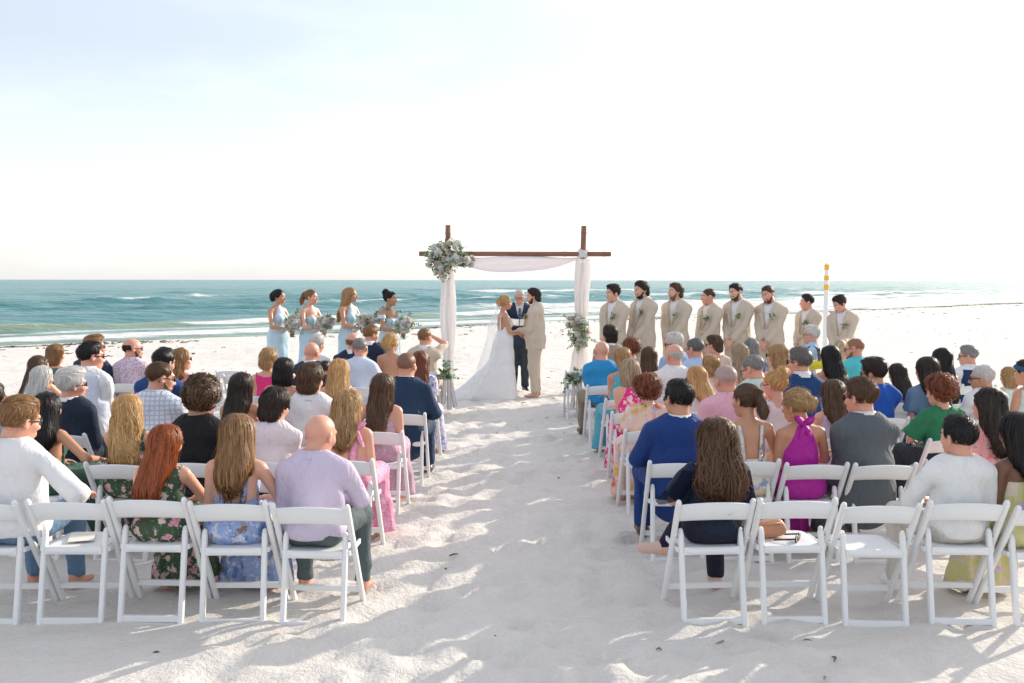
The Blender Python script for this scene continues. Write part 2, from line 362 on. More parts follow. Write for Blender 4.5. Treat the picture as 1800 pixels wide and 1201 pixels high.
def water_material():
    m, nt, b = nmat('sea_water'); geo = nd(nt, 'ShaderNodeNewGeometry'); co = geo.outputs['Position']
    fo = nd(nt, 'ShaderNodeAttribute', attribute_name='tone'); sh = nd(nt, 'ShaderNodeAttribute', attribute_name='shallow')
    mp = nd(nt, 'ShaderNodeMapping', {'Rotation': (0, 0, rad(-43.6)), 'Scale': (.35, 1, 1)}); nt.links.new(co, mp.inputs['Vector'])
    big = noise(nt, mp.outputs[0], .02, 4)
    c = mixc(nt, big, (.022, .175, .185), (.070, .285, .280)); c = mixc(nt, sh.outputs['Fac'], c, (.20, .27, .13))
    fn = noise(nt, mp.outputs[0], 1.7, 8, .76); ff = nd(nt, 'ShaderNodeMath', {0: fn, 1: .95}, operation='MULTIPLY')
    fm = nd(nt, 'ShaderNodeMath', {0: fo.outputs['Fac'], 1: ff.outputs[0]}, operation='SUBTRACT'); fmk = ramp(nt, fm.outputs[0], [(.0, 0), (.16, 1)])
    c = mixc(nt, fmk, c, (.80, .80, .78)); nt.links.new(c, b.inputs['Base Color'])
    rg = ramp(nt, fmk, [(0, .22), (1, .8)]); nt.links.new(rg, b.inputs['Roughness']); b.inputs['IOR'].default_value = 1.33
    w1 = noise(nt, mp.outputs[0], .55, 5, .6); w2 = noise(nt, mp.outputs[0], 1.9, 5, .65)
    h = nd(nt, 'ShaderNodeMath', {0: w1, 1: 1.0}, operation='MULTIPLY'); hh = nd(nt, 'ShaderNodeMath', {0: w2, 1: .55}, operation='MULTIPLY')
    w0 = nd(nt, 'ShaderNodeMath', {0: noise(nt, mp.outputs[0], .14, 4, .6), 1: 2.4}, operation='MULTIPLY'); s0 = nd(nt, 'ShaderNodeMath', {0: h.outputs[0], 1: hh.outputs[0]}, operation='ADD'); s_ = nd(nt, 'ShaderNodeMath', {0: s0.outputs[0], 1: w0.outputs[0]}, operation='ADD'); bump(nt, b, s_.outputs[0], 1.0, 1.0)
    return m
def build_sea():
    s1 = list(np.arange(3.0, 58, .38)); s1 = s1 + grow(s1[-1], 30000, .36, 1.045)[1:]
    t1 = list(np.arange(-62, 130, 1.0)); t1 = grow(-62, -20000, 1, 1.22)[::-1][:-1] + t1 + grow(t1[-1], 26000, 1, 1.2)[1:]
    s = np.array(s1); t = np.array(t1); T, S = np.meshgrid(t, s)
    tdir = np.array([.724, .69]); X = SHN[0] * S + tdir[0] * T; Y = 41.0 + SHN[1] * S + tdir[1] * T
    Z = np.zeros_like(S)
    wob = (vnoise(T * .05, S * .02, 21) - .5) * 6
    rng = np.random.default_rng(9)
    deep = np.clip((S - 10) / 30, 0, 1); fade = np.clip(900 / (S + 1), 0, 1)
    for k in range(16):                       # wind sea
        lam = 2.2 * 1.17 ** k; a = rng.uniform(-.75, .75); ph = rng.uniform(0, 6.3); amp = .0130 * lam / (1 + lam / 8)
        kx, ks = math.sin(a) * 2 * math.pi / lam, math.cos(a) * 2 * math.pi / lam
        res = np.gradient(s)[:, None] < lam / 3
        q = .5 + .5 * np.sin(kx * T + ks * S + ph + wob * .4); Z += np.where(res, amp * (q ** 1.7 - .4) * 2 * deep * fade * (.25 + 1.5 * vnoise(T / (lam * 3), S / (lam * 2), 40 + k)), 0)
    # the breaker near the beach: a steep green face with spilling white stretches
    sb = 16.5 + wob * .55; along = vnoise(T * .045, T * 0 + 3.3, 31); br = np.clip(along * 1.5 - .15, .25, 1)
    d = S - sb; face = np.where(d < 0, np.exp(-(d / 1.0) ** 2), np.exp(-(d / 3.2) ** 2)); Z += .52 * br * face
    sb2 = 27 + wob; d2 = S - sb2; Z += .20 * np.where(d2 < 0, np.exp(-(d2 / 1.5) ** 2), np.exp(-(d2 / 4) ** 2)) * np.clip(vnoise(T * .05, T * 0 + 9.1, 33) * 1.5 - .2, 0, 1)
    edge = 5.2 + (vnoise(T * .12, T * 0, 36) - .5) * 3.0
    foam = np.zeros_like(S)
    foam = np.maximum(foam, .95 * np.exp(-((S - edge - .9) / .9) ** 2))
    foam = np.maximum(foam, .86 * np.clip(1 - np.abs(S - 9.5) / 3.4, 0, 1) ** .7)
    foam = np.maximum(foam, .62 * np.clip(1 - np.abs(S - 13) / 3, 0, 1))
    spill = np.clip((np.sin(T * .31 + 1.9) + .7 * np.sin(T * .13 + .4) + .5 * np.sin(T * .71) + .3) * 1.6, 0, 1)
    foam = np.maximum(foam, spill * np.where(d < .9, np.exp(-(d / 1.5) ** 2), 0) * 1.1)
    foam = np.maximum(foam, .55 * (1 - spill) * np.exp(-((d + .0) / .35) ** 2))
    bar = np.clip((vnoise(T * .03, S * .11, 51) - .62) * 5, 0, .8) * np.exp(-((S - 95 - wob * 3) / 22) ** 2) * np.clip((T + 10) / 60, 0, 1) + np.clip((vnoise(T * .10, S * .22, 52) - .80) * 9, 0, .8) * np.clip((S - 30) / 20, 0, 1) * np.exp(-S / 260)
    bar2 = np.clip((vnoise(T * .03, S * .16, 53) - .56) * 5, 0, 1) * np.clip((T - 5) / 30, 0, 1) * np.exp(-((S - 42) / 26) ** 2)  # foam streaks along one stretch, some of the white standing for sun glitter
    foam = np.maximum(foam, np.clip(bar, 0, 1) * .95); foam = np.maximum(foam, np.clip(bar2, 0, 1) * .9); Z += .25 * np.clip(bar, 0, 1) * (S > 40)
    foam = np.maximum(foam, np.clip((T - 2) / 30, 0, 1) * (.50 + .42 * vnoise(T * .08, S * .3, 57)) * np.clip((S - 5) / 4, 0, 1) * np.clip((46 - S) / 14, 0, 1))  # broad foam near the beach, with sun glitter painted in as extra white
    Z = Z - .25 * np.clip(1 - (S - 3.0) / (edge - 3.0 + .01), 0, 1)
    shal = np.clip(np.where(d < 0, np.exp(-(d / 1.7) ** 2), np.exp(-(d / .6) ** 2)) * 1.0 + .55 * np.clip(1 - (S - 5) / 14, 0, 1), 0, 1)
    V, F = grid_mesh(X, Y, Z + SEA_Z); mb = MB(); mb.add(V, F[:, ::-1], tone=np.clip(foam, 0, 1.2).ravel() + 1e-6)
    o = mb.build('sea', water_material()); o.data.attributes.new('shallow', 'FLOAT', 'POINT').data.foreach_set('value', shal.ravel().astype(np.float32)); tag(o, kind='structure')
build_sea()
def build_wrack():
    """dark seaweed left along the high-water line"""
    rng = np.random.default_rng(14); mb = MB(); tdir = np.array([.724, .69])
    for k in range(4200):
        t = rng.uniform(-24, 62); dens = vnoise(np.array(t * .22), np.array(.3), 61)
        if rng.random() > dens * 1.15 - .28: continue
        s = rng.normal(-.3, .55) + (vnoise(np.array(t * .2), np.array(7.0), 62) - .5) * 2.2
        if rng.random() < .16: s -= abs(rng.normal(0, 3))
        x, y = SHN * s + tdir * t + np.array([0, 41.0]); z = float(base_h(np.array(x), np.array(y)))
        n = 4; a = rng.uniform(0, 6.3); L = rng.uniform(.05, .24); p = []
        for i in range(n): p.append([x + math.cos(a) * L * (i / 3 - .5) + rng.normal(0, .03), y + math.sin(a) * L * (i / 3 - .5) + rng.normal(0, .03), z + .008 + rng.uniform(0, .03)])
        mb.tube(p, [.008, rng.uniform(.006, .020), rng.uniform(.006, .020), .004], 5, tone=rng.random() + .01)
    o = mb.build('seaweed', leafmat((.10, .075, .05), (.26, .19, .125))); tag(o, 'dark dried seaweed strewn along the high-water line', 'seaweed', kind='stuff')
build_wrack()

# ------------------------------------------------------------------ solid figures from blended round shapes
def unit(v): v = np.asarray(v, float); return v / (np.linalg.norm(v) + 1e-12)
def RC(a, b, ra, rb, u=None, q=1.0, cap=False, k=None, neg=False):
    return dict(t='c', a=np.asarray(a, float), b=np.asarray(b, float), ra=ra, rb=rb, u=None if u is None else unit(u), q=q, cap=cap, k=k, neg=neg)
def EL(c, r, R=None, k=None, neg=False):
    r = np.asarray(r, float); r = np.full(3, r) if r.ndim == 0 else r
    return dict(t='e', c=np.asarray(c, float), r=r, R=np.eye(3) if R is None else np.asarray(R), k=k, neg=neg)
def xf(pr, R=None, t=None, s=1.0):
    R = np.eye(3) if R is None else R; t = np.zeros(3) if t is None else np.asarray(t, float); o = []
    for p in pr:
        p = dict(p)
        if p['t'] == 'c':
            p['a'] = R @ p['a'] * s + t; p['b'] = R @ p['b'] * s + t; p['ra'] *= s; p['rb'] *= s
            if p['u'] is not None: p['u'] = R @ p['u']
        else: p['c'] = R @ p['c'] * s + t; p['r'] = p['r'] * s; p['R'] = R @ p['R']
        o.append(p)
    return o
def pd(p, P):
    if p['t'] == 'c':
        a = p['a']; ab = p['b'] - a; L2 = ab @ ab + 1e-12; v = P - a; t = np.clip(v @ ab / L2, 0, 1); v = v - t[:, None] * ab; r = p['ra'] + (p['rb'] - p['ra']) * t
        if p['u'] is not None and p['q'] != 1.0:
            w = v @ p['u']; v = v + ((1 / p['q'] - 1) * w)[:, None] * p['u']; l = np.sqrt((v * v).sum(1)) + 1e-9; gw = (v @ p['u']) / l
            d = (l - r) / np.sqrt(1 + (1 / p['q'] ** 2 - 1) * gw * gw)
        else: d = np.sqrt((v * v).sum(1)) - r
        if p['cap']: d = np.maximum(d, (P - p['b']) @ (ab / math.sqrt(L2)))
        return d
    q = (P - p['c']) @ p['R']; k0 = np.sqrt(((q / p['r']) ** 2).sum(1)); k1 = np.sqrt(((q / p['r'] ** 2) ** 2).sum(1)) + 1e-9
    return k0 * (k0 - 1) / k1
def smin(a, b, k):
    h = np.clip(.5 + .5 * (b - a) / k, 0, 1); return b * (1 - h) + a * h - k * h * (1 - h)
def sdf(prims, P, k=.03, cut=None):
    d = np.full(len(P), 9.0)
    for p in prims:
        if not p['neg']: d = smin(d, pd(p, P), p['k'] or k)
    for p in prims:
        if p['neg']: d = -smin(-d, pd(p, P), p['k'] or k)
    return d if cut is None else np.maximum(d, cut(P))
def mesh_sdf(prims, vox, k=.03, cut=None, disp=None):
    lo = np.full(3, 9e9); hi = -lo
    for p in prims:
        if p['neg']: continue
        if p['t'] == 'c': c = np.array([p['a'] - p['ra'], p['a'] + p['ra'], p['b'] - p['rb'], p['b'] + p['rb']])
        else: c = np.array([p['c'] - p['r'].max(), p['c'] + p['r'].max()])
        lo = np.minimum(lo, c.min(0)); hi = np.maximum(hi, c.max(0))
    lo = lo - 2.5 * vox - .01; hi = hi + 2.5 * vox + .01
    B = 5; nb = np.ceil((hi - lo) / (vox * B)).astype(int); bi = np.stack(np.meshgrid(*[np.arange(n) for n in nb], indexing='ij'), -1).reshape(-1, 3)
    C = lo + (bi + .5 - .5 / B) * vox * B; h = B * vox * .87
    Dm = [pd(p, C) for p in prims]; dmin = np.min([d for d, p in zip(Dm, prims) if not p['neg']], axis=0)
    act = np.abs(dmin) < h + k * 1.2 + .01; blk = np.where(dmin < 0, -1.0, 1.0)
    for d, p in zip(Dm, prims):
        if p['neg']: act |= (dmin < 0) & (np.abs(d) < h); blk[(d < 0)] = 1.0
    if cut is not None:
        cc = cut(C); act |= (dmin < h) & (np.abs(cc) < h * 1.3); blk[cc > 0] = 1.0
    ia = np.where(act)[0]; full = np.repeat(blk[:, None], B ** 3, 1)
    off = np.stack(np.meshgrid(*[np.arange(B)] * 3, indexing='ij'), -1).reshape(-1, 3) * vox
    P = (lo + bi[ia] * vox * B)[:, None, :] + off; val = np.full((len(ia), B ** 3), 9.0)
    for neg in (False, True):
        for d, p in zip(Dm, prims):
            if p['neg'] != neg: continue
            sel = (d[ia] < dmin[ia] + 2 * h + 2 * k) if not neg else (d[ia] < h + .02)
            if not sel.any(): continue
            q = P[sel].reshape(-1, 3); dv = pd(p, q).reshape(-1, B ** 3)
            val[sel] = smin(val[sel], dv, p['k'] or k) if not neg else -smin(-val[sel], dv, p['k'] or k)
    Pf = P.reshape(-1, 3)
    if disp is not None: val = val + disp(Pf).reshape(val.shape)
    if cut is not None: val = np.maximum(val, cut(Pf).reshape(val.shape))
    full[ia] = val
    G = full.reshape(nb[0], nb[1], nb[2], B, B, B).transpose(0, 3, 1, 4, 2, 5).reshape(nb * B)
    return surface_nets(G, lo, vox)
_E = [(0, 1), (2, 3), (4, 5), (6, 7), (0, 2), (1, 3), (4, 6), (5, 7), (0, 4), (1, 5), (2, 6), (3, 7)]
_CO = np.array([[(i >> 2) & 1, (i >> 1) & 1, i & 1] for i in range(8)], float)
def surface_nets(G, lo, vox):
    I = G < 0; n = np.array(G.shape); c = np.zeros(n - 1, np.int8)
    sl = [(slice(None, -1), slice(1, None))[i] for i in (0, 1)]
    for q in _CO.astype(int): c += I[sl[q[0]], sl[q[1]], sl[q[2]]]
    cells = np.argwhere((c > 0) & (c < 8))
    if len(cells) == 0: return np.zeros((0, 3)), np.zeros((0, 4), int)
    idx = np.full(n - 1, -1, np.int64); idx[tuple(cells.T)] = np.arange(len(cells))
    cv = np.stack([G[tuple((cells + q).T)] for q in _CO.astype(int)], 1); acc = np.zeros((len(cells), 3)); cnt = np.zeros(len(cells))
    for a, b in _E:
        va, vb = cv[:, a], cv[:, b]; m = (va < 0) != (vb < 0); t = np.where(m, va / np.where(m, va - vb, 1), 0)
        acc += m[:, None] * (_CO[a] + t[:, None] * (_CO[b] - _CO[a])); cnt += m
    V = lo + (cells + acc / cnt[:, None]) * vox; F = []
    for ax in range(3):
        o1, o2 = [(1, 2), (2, 0), (0, 1)][ax]; s0 = [slice(None)] * 3; s1 = [slice(None)] * 3; s0[ax] = slice(None, -1); s1[ax] = slice(1, None)
        A, Bn = I[tuple(s0)], I[tuple(s1)]; e = np.argwhere(A != Bn); e = e[(e[:, o1] > 0) & (e[:, o2] > 0) & (e[:, o1] < n[o1] - 1) & (e[:, o2] < n[o2] - 1)]
        if len(e) == 0: continue
        u = np.zeros(3, int); u[o1] = 1; w = np.zeros(3, int); w[o2] = 1
        g = lambda d: idx[tuple((e + d).T)]
        q = np.stack([g(-u - w), g(-w), g(0 * u), g(-u)], 1); fl = ~A[tuple(e.T)]; q[fl] = q[fl][:, ::-1]; F.append(q)
    F = np.concatenate(F); F = F[(F >= 0).all(1)]
    return V, F
def rotx(a): c, s = math.cos(a), math.sin(a); return np.array([[1, 0, 0], [0, c, -s], [0, s, c]])
def roty(a): c, s = math.cos(a), math.sin(a); return np.array([[c, 0, s], [0, 1, 0], [-s, 0, c]])
def rotz(a): c, s = math.cos(a), math.sin(a); return np.array([[c, -s, 0], [s, c, 0], [0, 0, 1]])
def wrinkle(amp, seed, f=42.0):
    r = np.random.default_rng(seed); D = r.normal(size=(4, 3)); D /= np.linalg.norm(D, axis=1)[:, None]; D *= f * r.uniform(.55, 1.4, (4, 1)); ph = r.uniform(0, 6.3, 4)
    def g(P):
        w = P @ (D[3] * .5) + ph[3]; o = 0
        for i in range(3): o = o + np.sin(P @ D[i] + ph[i] + 1.4 * np.sin(w * (.6 + .3 * i)))
        return o * amp / 2.2
    return g

# ------------------------------------------------------------------ head and hand shapes, shared by everyone
def head_prims(sex):
    w = 1.0 if sex == 'm' else .94
    pr = [EL((0, -.012, .035), (.076, .096, .084)), EL((0, .022, -.022), (.062 * w, .072, .086)), EL((0, .034, -.078 if sex == 'm' else -.072), (.047 * w * w, .048, .034)),
          EL((0, .070, -.098 if sex == 'm' else -.093), .016), EL((.043, .055, -.018), .024), EL((-.043, .055, -.018), .024), RC((-.038, .076, .030), (.038, .076, .030), .013, .013),
          RC((0, .088, .010), (0, .113, -.030), .008, .0125, k=.012), EL((.012, .098, -.035), .0095, k=.01), EL((-.012, .098, -.035), .0095, k=.01),
          RC((-.017, .088, -.058), (.017, .088, -.058), .0075, .0075, k=.012), RC((-.014, .086, -.070), (.014, .086, -.070), .009, .009, k=.012),
          RC((0, -.022, -.05), (0, -.040, -.19), .055 if sex == 'm' else .046, .060 if sex == 'm' else .049)]
    for s in (-1, 1):
        pr += [EL((s * .033, .101, .009), (.017, .014, .012), k=.014, neg=True), EL((s * .079, -.010, -.004), (.008, .020, .033), rotz(s * .35) @ rotx(-.15), k=.008), EL((s * .089, -.004, .002), (.008, .011, .018), k=.006, neg=True)]
    return pr
HEADS = {}
def head_mesh(sex, vox):
    if (sex, vox) not in HEADS:
        V, F = mesh_sdf(head_prims(sex), vox, .02, cut=lambda P: -.175 - P[:, 2]); C = V[F].mean(1)
        lip = (np.abs(C[:, 0]) < .021) & (C[:, 2] > -.075) & (C[:, 2] < -.055) & (C[:, 1] > .086)
        HEADS[(sex, vox)] = V, F[~lip], F[lip]
    return HEADS[(sex, vox)]
def ball(c, r, n=8, m=6):
    V = [[0, 0, 1]] + [[math.sin(t) * math.cos(p), math.sin(t) * math.sin(p), math.cos(t)] for t in np.linspace(0, math.pi, m + 1)[1:-1] for p in np.linspace(0, 2 * math.pi, n, endpoint=False)] + [[0, 0, -1]]
    F3 = [[0, 1 + i, 1 + (i + 1) % n] for i in range(n)] + [[len(V) - 1, len(V) - 1 - n + (i + 1) % n, len(V) - 1 - n + i] for i in range(n)]
    F4 = [[1 + k * n + i, 1 + (k + 1) * n + i, 1 + (k + 1) * n + (i + 1) % n, 1 + k * n + (i + 1) % n] for k in range(m - 2) for i in range(n)]
    return np.array(V) * r + np.asarray(c), np.array(F3), np.array(F4)
HANDS = {}
def hand_mesh(kind, vox):
    if (kind, vox) not in HANDS:
        cu = {'relaxed': .45, 'grip': 1.15, 'flat': .12}[kind]; pr = [RC((0, -.02, 0), (0, .03, 0), .026, .030, (0, 0, 1), .55), EL((0, .055, 0), (.041, .040, .015))]
        for i, (x, L) in enumerate(((-.031, .056), (-.0105, .070), (.0105, .076), (.031, .068))):
            p = np.array([x, .085, 0]); a = cu * .5
            for j, (f, r0, r1) in enumerate(((.45, .0095, .0088), (.32, .0088, .008), (.25, .008, .0068))):
                q = p + L * 1.15 * f * np.array([x * .9, math.cos(a), -math.sin(a)]); pr.append(RC(p, q, r0, r1, k=.006)); p = q; a += cu * .75
        pr += [RC((.030, .018, -.004), (.056, .050, -.014), .014, .0105, k=.012), RC((.056, .050, -.014), (.060, .080, -.022 - .02 * cu), .0105, .008, k=.006)]
        HANDS[(kind, vox)] = mesh_sdf(pr, vox, .012)
    return HANDS[(kind, vox)]

# ------------------------------------------------------------------ hair: a soft volume with combed locks over it (head space)
def face_cut(y0=.070, z0=.074, y1=.020, z1=-.02, nape=-.085, nape_f=-.03, low=None):
    n = unit((0, (z0 - z1), -(y0 - y1))); p0 = np.array([0, y0, z0]); nn = unit((0, (nape_f - nape) * 1.0, -.12)); pn = np.array([0, -.09, nape])
    def f(P):
        w = P.copy(); a = (w - p0) @ n + .10 * np.maximum(np.abs(w[:, 0]) - .05, 0)
        return a if low else np.maximum(a, (w - pn) @ nn)
    return f
def hair_style(st, L, rng):
    """shapes, cut, combing direction, lock length and width, curl"""
    cap = lambda t, ty=0: EL((0, -.014, .037 + ty), (.080 + t, .101 + t, .084 + t)); cr = np.array([0, -.045, .15]); z = np.array([0, 0, 1.0])
    def down(P): d = (P - cr); d = d / np.linalg.norm(d, axis=1)[:, None]; o = d * .9 + np.array([0, -.15, -.75]); fr = np.clip((P[:, 1:2] - .0) / .04, 0, 1) * np.clip((P[:, 2:] - .0) / .04, 0, 1); return o * (1 - fr) + fr * np.concatenate([np.sign(P[:, :1]) * 1.0, -.75 + 0 * P[:, :1], -.25 + 0 * P[:, :1]], 1)
    def comb(P):
        top = np.clip((P[:, 2:] - .06) / .04, 0, 1); return top * np.array([.25, .9, .15]) + (1 - top) * np.array([0, -.45, -1.0])
    tie = np.array([0, -.125, .045])
    def to_tie(P):
        d = tie - P; dn = np.linalg.norm(d, axis=1)[:, None]; back = np.clip((-.095 - P[:, 1:2]) / .02, 0, 1) * (P[:, 2:] < .06); return (1 - back) * d / dn + back * np.array([0, -.1, -1.0])
    ears = [EL((q * .088, -.008, -.012), (.034, .024, .036), neg=True, k=.006) for q in (-1, 1)]
    if st == 'short': return ears + [cap(.003, .007), EL((0, .012, .100), (.062, .070, .034))], face_cut(nape=-.078), comb, .05, .012, .15
    if st == 'crop': return ears + [cap(.001, .006)], face_cut(nape=-.072), comb, .026, .009, .15
    if st == 'buzz': return ears + [cap(-.0012, .003)], face_cut(y0=.066, z0=.084, nape=-.066), comb, .0, .0, 0
    if st == 'fringe': return ears + [cap(.001, .003)], (lambda f: (lambda P: np.maximum(f(P), P[:, 2] - .050 + .55 * np.maximum(P[:, 1] + .045, 0))))(face_cut(nape=-.075)), comb, .03, .010, .15
    if st == 'fluffy': return ears + [cap(.008, .008), EL((0, .018, .108), (.068, .076, .036)), EL((0, -.05, .08), (.075, .07, .05))], face_cut(nape=-.088), comb, .07, .016, .45
    if st == 'curly': return [cap(.020, .01), EL((0, -.01, .115), (.078, .085, .040))], face_cut(nape=-.085), comb, .055, .016, 1.6
    if st == 'perm': return [cap(.026), EL((0, -.04, .03), (.105, .095, .105))], face_cut(y1=.0, nape=-.115, nape_f=-.06), down, .06, .018, 1.7
    if st == 'mid': return [cap(.012), EL((0, -.055, -.045), (.082, .060, .075)), EL((0, .010, .105), (.062, .070, .03))], face_cut(y1=-.005, nape=-.15, nape_f=-.07), down, .11, .017, .6
    if st == 'bob': return [cap(.012), RC((-.055, -.025, -.01), (-.062, -.028, -.12), .042, .036), RC((.055, -.025, -.01), (.062, -.028, -.12), .042, .036), EL((0, -.06, -.055), (.085, .058, .10))], face_cut(y1=.030, z1=-.12, low=1), down, .16, .018, .35
    if st in ('long', 'wavy', 'half', 'curls'):
        e = -L; yb = -.115 - .10 * min(1, max(0, (L - .15) / .25)); w = rng.uniform(.082, .098)
        pr = [cap(.011), RC((0, -.050, .0), (0, -.098, -.15), .088, .086, (0, 1, 0), .62), RC((0, -.098, -.15), (0, yb, e), .098, w, (0, 1, 0), .42),
              RC((-.058, -.02, .0), (-.072, -.055, -.16), .038, .036), RC((.058, -.02, .0), (.072, -.055, -.16), .038, .036)]
        if st == 'wavy': pr += [RC((0, -.085, -.08), (0, yb * .9, e * .9), .105, .10, (0, 1, 0), .45)]
        if st == 'curls': pr += [RC((0, -.07, -.05), (0, yb * .85, e * .92), .115, .145, (0, 1, 0), .48), EL((0, -.03, .03), (.105, .115, .11))]
        if st == 'half': pr += [EL((0, -.118, .028), (.030, .022, .026)), RC((0, -.12, .02), (0, -.135, -.10), .028, .016, (0, 1, 0), .6)]
        return pr, face_cut(y1=.035, z1=-.13, low=1), down, .26 if st != 'wavy' else .20, .020, .18 if st == 'long' else (.75 if st == 'wavy' else (1.6 if st == 'curls' else .35))
    if st == 'pony': return [cap(.005), EL((0, -.118, .050), (.024, .020, .024)), RC((0, -.135, .045), (0, -.165, -.06), .026, .034), RC((0, -.165, -.06), (.02, -.150, -L), .034, .012)], face_cut(y1=.012, nape=-.088), to_tie, .17, .016, .35
    if st == 'bun': return [cap(.005), EL((0, -.128, .012), (.044, .034, .040)), EL((.02, -.130, .03), (.026, .026, .026)), EL((-.02, -.128, -.005), (.026, .026, .024))], face_cut(y1=.012, nape=-.088), to_tie, .09, .014, .5
    if st == 'topbun': return [cap(.006), EL((0, -.085, .115), (.052, .048, .044)), EL((.03, -.10, .10), .026), EL((-.025, -.11, .085), .028)], face_cut(y1=.012, nape=-.090), lambda P: np.array([0, -.085, .14]) - P, .08, .014, .7
    if st == 'updo': return [cap(.010), EL((0, -.105, .0), (.066, .042, .062)), EL((.03, -.115, .035), .030), EL((-.028, -.118, .012), .030), EL((0, -.10, -.035), (.05, .03, .03))], face_cut(y1=.012, nape=-.092), to_tie, .08, .015, .8
    raise ValueError(st)
def make_hair(st, L, rng, n, vox):
    pr, cut0, flow, ll, lw, curl = hair_style(st, L, rng); mb = MB(); en = wrinkle(.005, int(rng.integers(1e6)), 210); cut = lambda P: cut0(P) + en(P); lw = lw * (.52 if curl < 1.5 else (.5 if st == 'curls' else .85))
    V, F = mesh_sdf(pr, vox, .025, cut=cut, disp=(wrinkle(.0035 if curl < .6 else .008, rng.integers(1e6), 95 if curl < .6 else 75) if ll > 0 else None)); mb.add(V, F, 0, .32); mb.hides = lambda P: sdf(pr, P, .025, cut) < -.006
    if ll <= 0 or n == 0: return mb
    f0 = lambda P: sdf(pr, P, .025); ns = 5
    sd = V[rng.integers(0, len(V), n * 4)]; sd = sd[(cut(sd) < .004) & (f0(sd) > -.006)][:n]; m = len(sd)
    def grad(P):
        e = .003; g = np.stack([f0(P + np.eye(3)[i] * e) - f0(P - np.eye(3)[i] * e) for i in range(3)], 1); return g / (np.linalg.norm(g, axis=1)[:, None] + 1e-9)
    p = sd.copy(); leng = ll * rng.uniform(.6, 1.2, m); fly = rng.random(m) < .14; lift = np.where(fly, rng.uniform(.006, .020, m), rng.uniform(.0010, .0048, m) * (1 if curl < 1.5 else (1.5 if st == 'curls' else 2.4))); pts, nor, tan = [], [], []; sw = rng.normal(0, .16 + .5 * curl, (m, 3)); ph = rng.uniform(0, 6.3, m)
    bottom = -L if st in ('long', 'wavy', 'half', 'curls', 'pony') else -9
    for i in range(ns + 1):
        g = grad(p); d = flow(p); d = d / (np.linalg.norm(d, axis=1)[:, None] + 1e-9); d = d + sw * (.4 + .6 * np.sin(ph + i * (1.1 + curl))[:, None] * min(1, .4 + curl))
        d = d - (d * g).sum(1)[:, None] * g; d = d / (np.linalg.norm(d, axis=1)[:, None] + 1e-9)
        lf = lift * (1 + (curl * .8) * abs(math.sin(i * 1.2)))
        pts.append(p + g * (lf + .0008)[:, None]); nor.append(g); tan.append(d)
        q = p + d * (leng / ns)[:, None]; g2 = f0(q); q = q - g * g2[:, None] * np.where(q[:, 2] < bottom, 0, 1)[:, None]; p = q
    pts, nor, tan = np.array(pts), np.array(nor), np.array(tan); side = np.cross(nor, tan); tt = np.linspace(0, 1, ns + 1)
    ok = (np.max([cut(q) for q in pts], axis=0) < (.012 if st not in ('curly', 'perm', 'fluffy') else .02)); pts, nor, tan, side = pts[:, ok], nor[:, ok], tan[:, ok], side[:, ok]; m = int(ok.sum())
    prof = np.clip(np.minimum(.45 + 2.2 * tt, 1.25 * (1 - tt) ** .7 + .03), 0, 1); fly = fly[ok]; wd = lw * np.where(fly, .16, rng.uniform(.35, 1.2, m))[None, :] * prof[:, None]
    L_ = pts - side * wd[..., None] * .5 - nor * (wd * .12)[..., None]; M_ = pts + nor * (wd * .16)[..., None]; R_ = pts + side * wd[..., None] * .5 - nor * (wd * .12)[..., None]
    A = np.stack([L_, M_, R_], 2); V = A.transpose(1, 0, 2, 3).reshape(-1, 3); b0 = np.arange(m)[:, None, None] * (ns + 1) * 3 + np.arange(ns)[None, :, None] * 3 + np.arange(2)[None, None, :]
    F = np.stack([b0, b0 + 1, b0 + 4, b0 + 3], -1).reshape(-1, 4); tone = np.repeat(rng.uniform(.05, 1.0, m), (ns + 1) * 3)
    return mb.add(V, F, 0, tone)

# ------------------------------------------------------------------ people
LOD = {0: (.0140, .0072, .0080, 900, .0120), 1: (.0200, .0095, .0110, 400, .0150), 2: (.0255, .0110, .0130, 200, .0170), 3: (.0155, .0075, .0080, 300, .0125)}
def torso(sex, b, o, zs=1.0):
    pr = torso_(sex, b, o)
    for p in pr:
        for k in ('a', 'b', 'c'):
            if k in p: p[k] = p[k] * np.array([1, 1, zs])
    return pr
def torso_(sex, b, o):
    if sex == 'm':
        return [EL((0, -.005, 0), (.163 + .035 * b + o, .118 + .035 * b + o, .105 + o)), RC((0, .005 + .03 * b, .07), (0, 0, .22), .143 + .055 * b + o, .140 + .04 * b + o, (0, 1, 0), .74 + .10 * b),
                RC((0, -.005, .26), (0, -.015, .40), .147 + .03 * b + o, .150 + .022 * b + o, (0, 1, 0), .70 + .06 * b), RC((-.135, -.02, .432), (.135, -.02, .432), .056 + o, .056 + o),
                RC((.025, -.025, .520), (.150, -.02, .440), .042 + o * .8, .050 + o), RC((-.025, -.025, .520), (-.150, -.02, .440), .042 + o * .8, .050 + o)]
    return [EL((0, -.005, 0), (.170 + .035 * b + o, .120 + .03 * b + o, .105 + o)), RC((0, .02 * b, .07), (0, 0, .20), .128 + .06 * b + o, .108 + .055 * b + o, (0, 1, 0), .76 + .08 * b),
            RC((0, -.005, .25), (0, -.012, .37), .118 + .035 * b + o, .124 + .022 * b + o, (0, 1, 0), .70), EL((.060, .080, .295), .052 + o + .01 * b), EL((-.060, .080, .295), .052 + o + .01 * b),
            RC((-.112, -.018, .424), (.112, -.018, .424), .045 + o, .045 + o), RC((.020, -.022, .490), (.125, -.018, .430), .032 + o * .8, .038 + o), RC((-.020, -.022, .490), (-.125, -.018, .430), .032 + o * .8, .038 + o)]
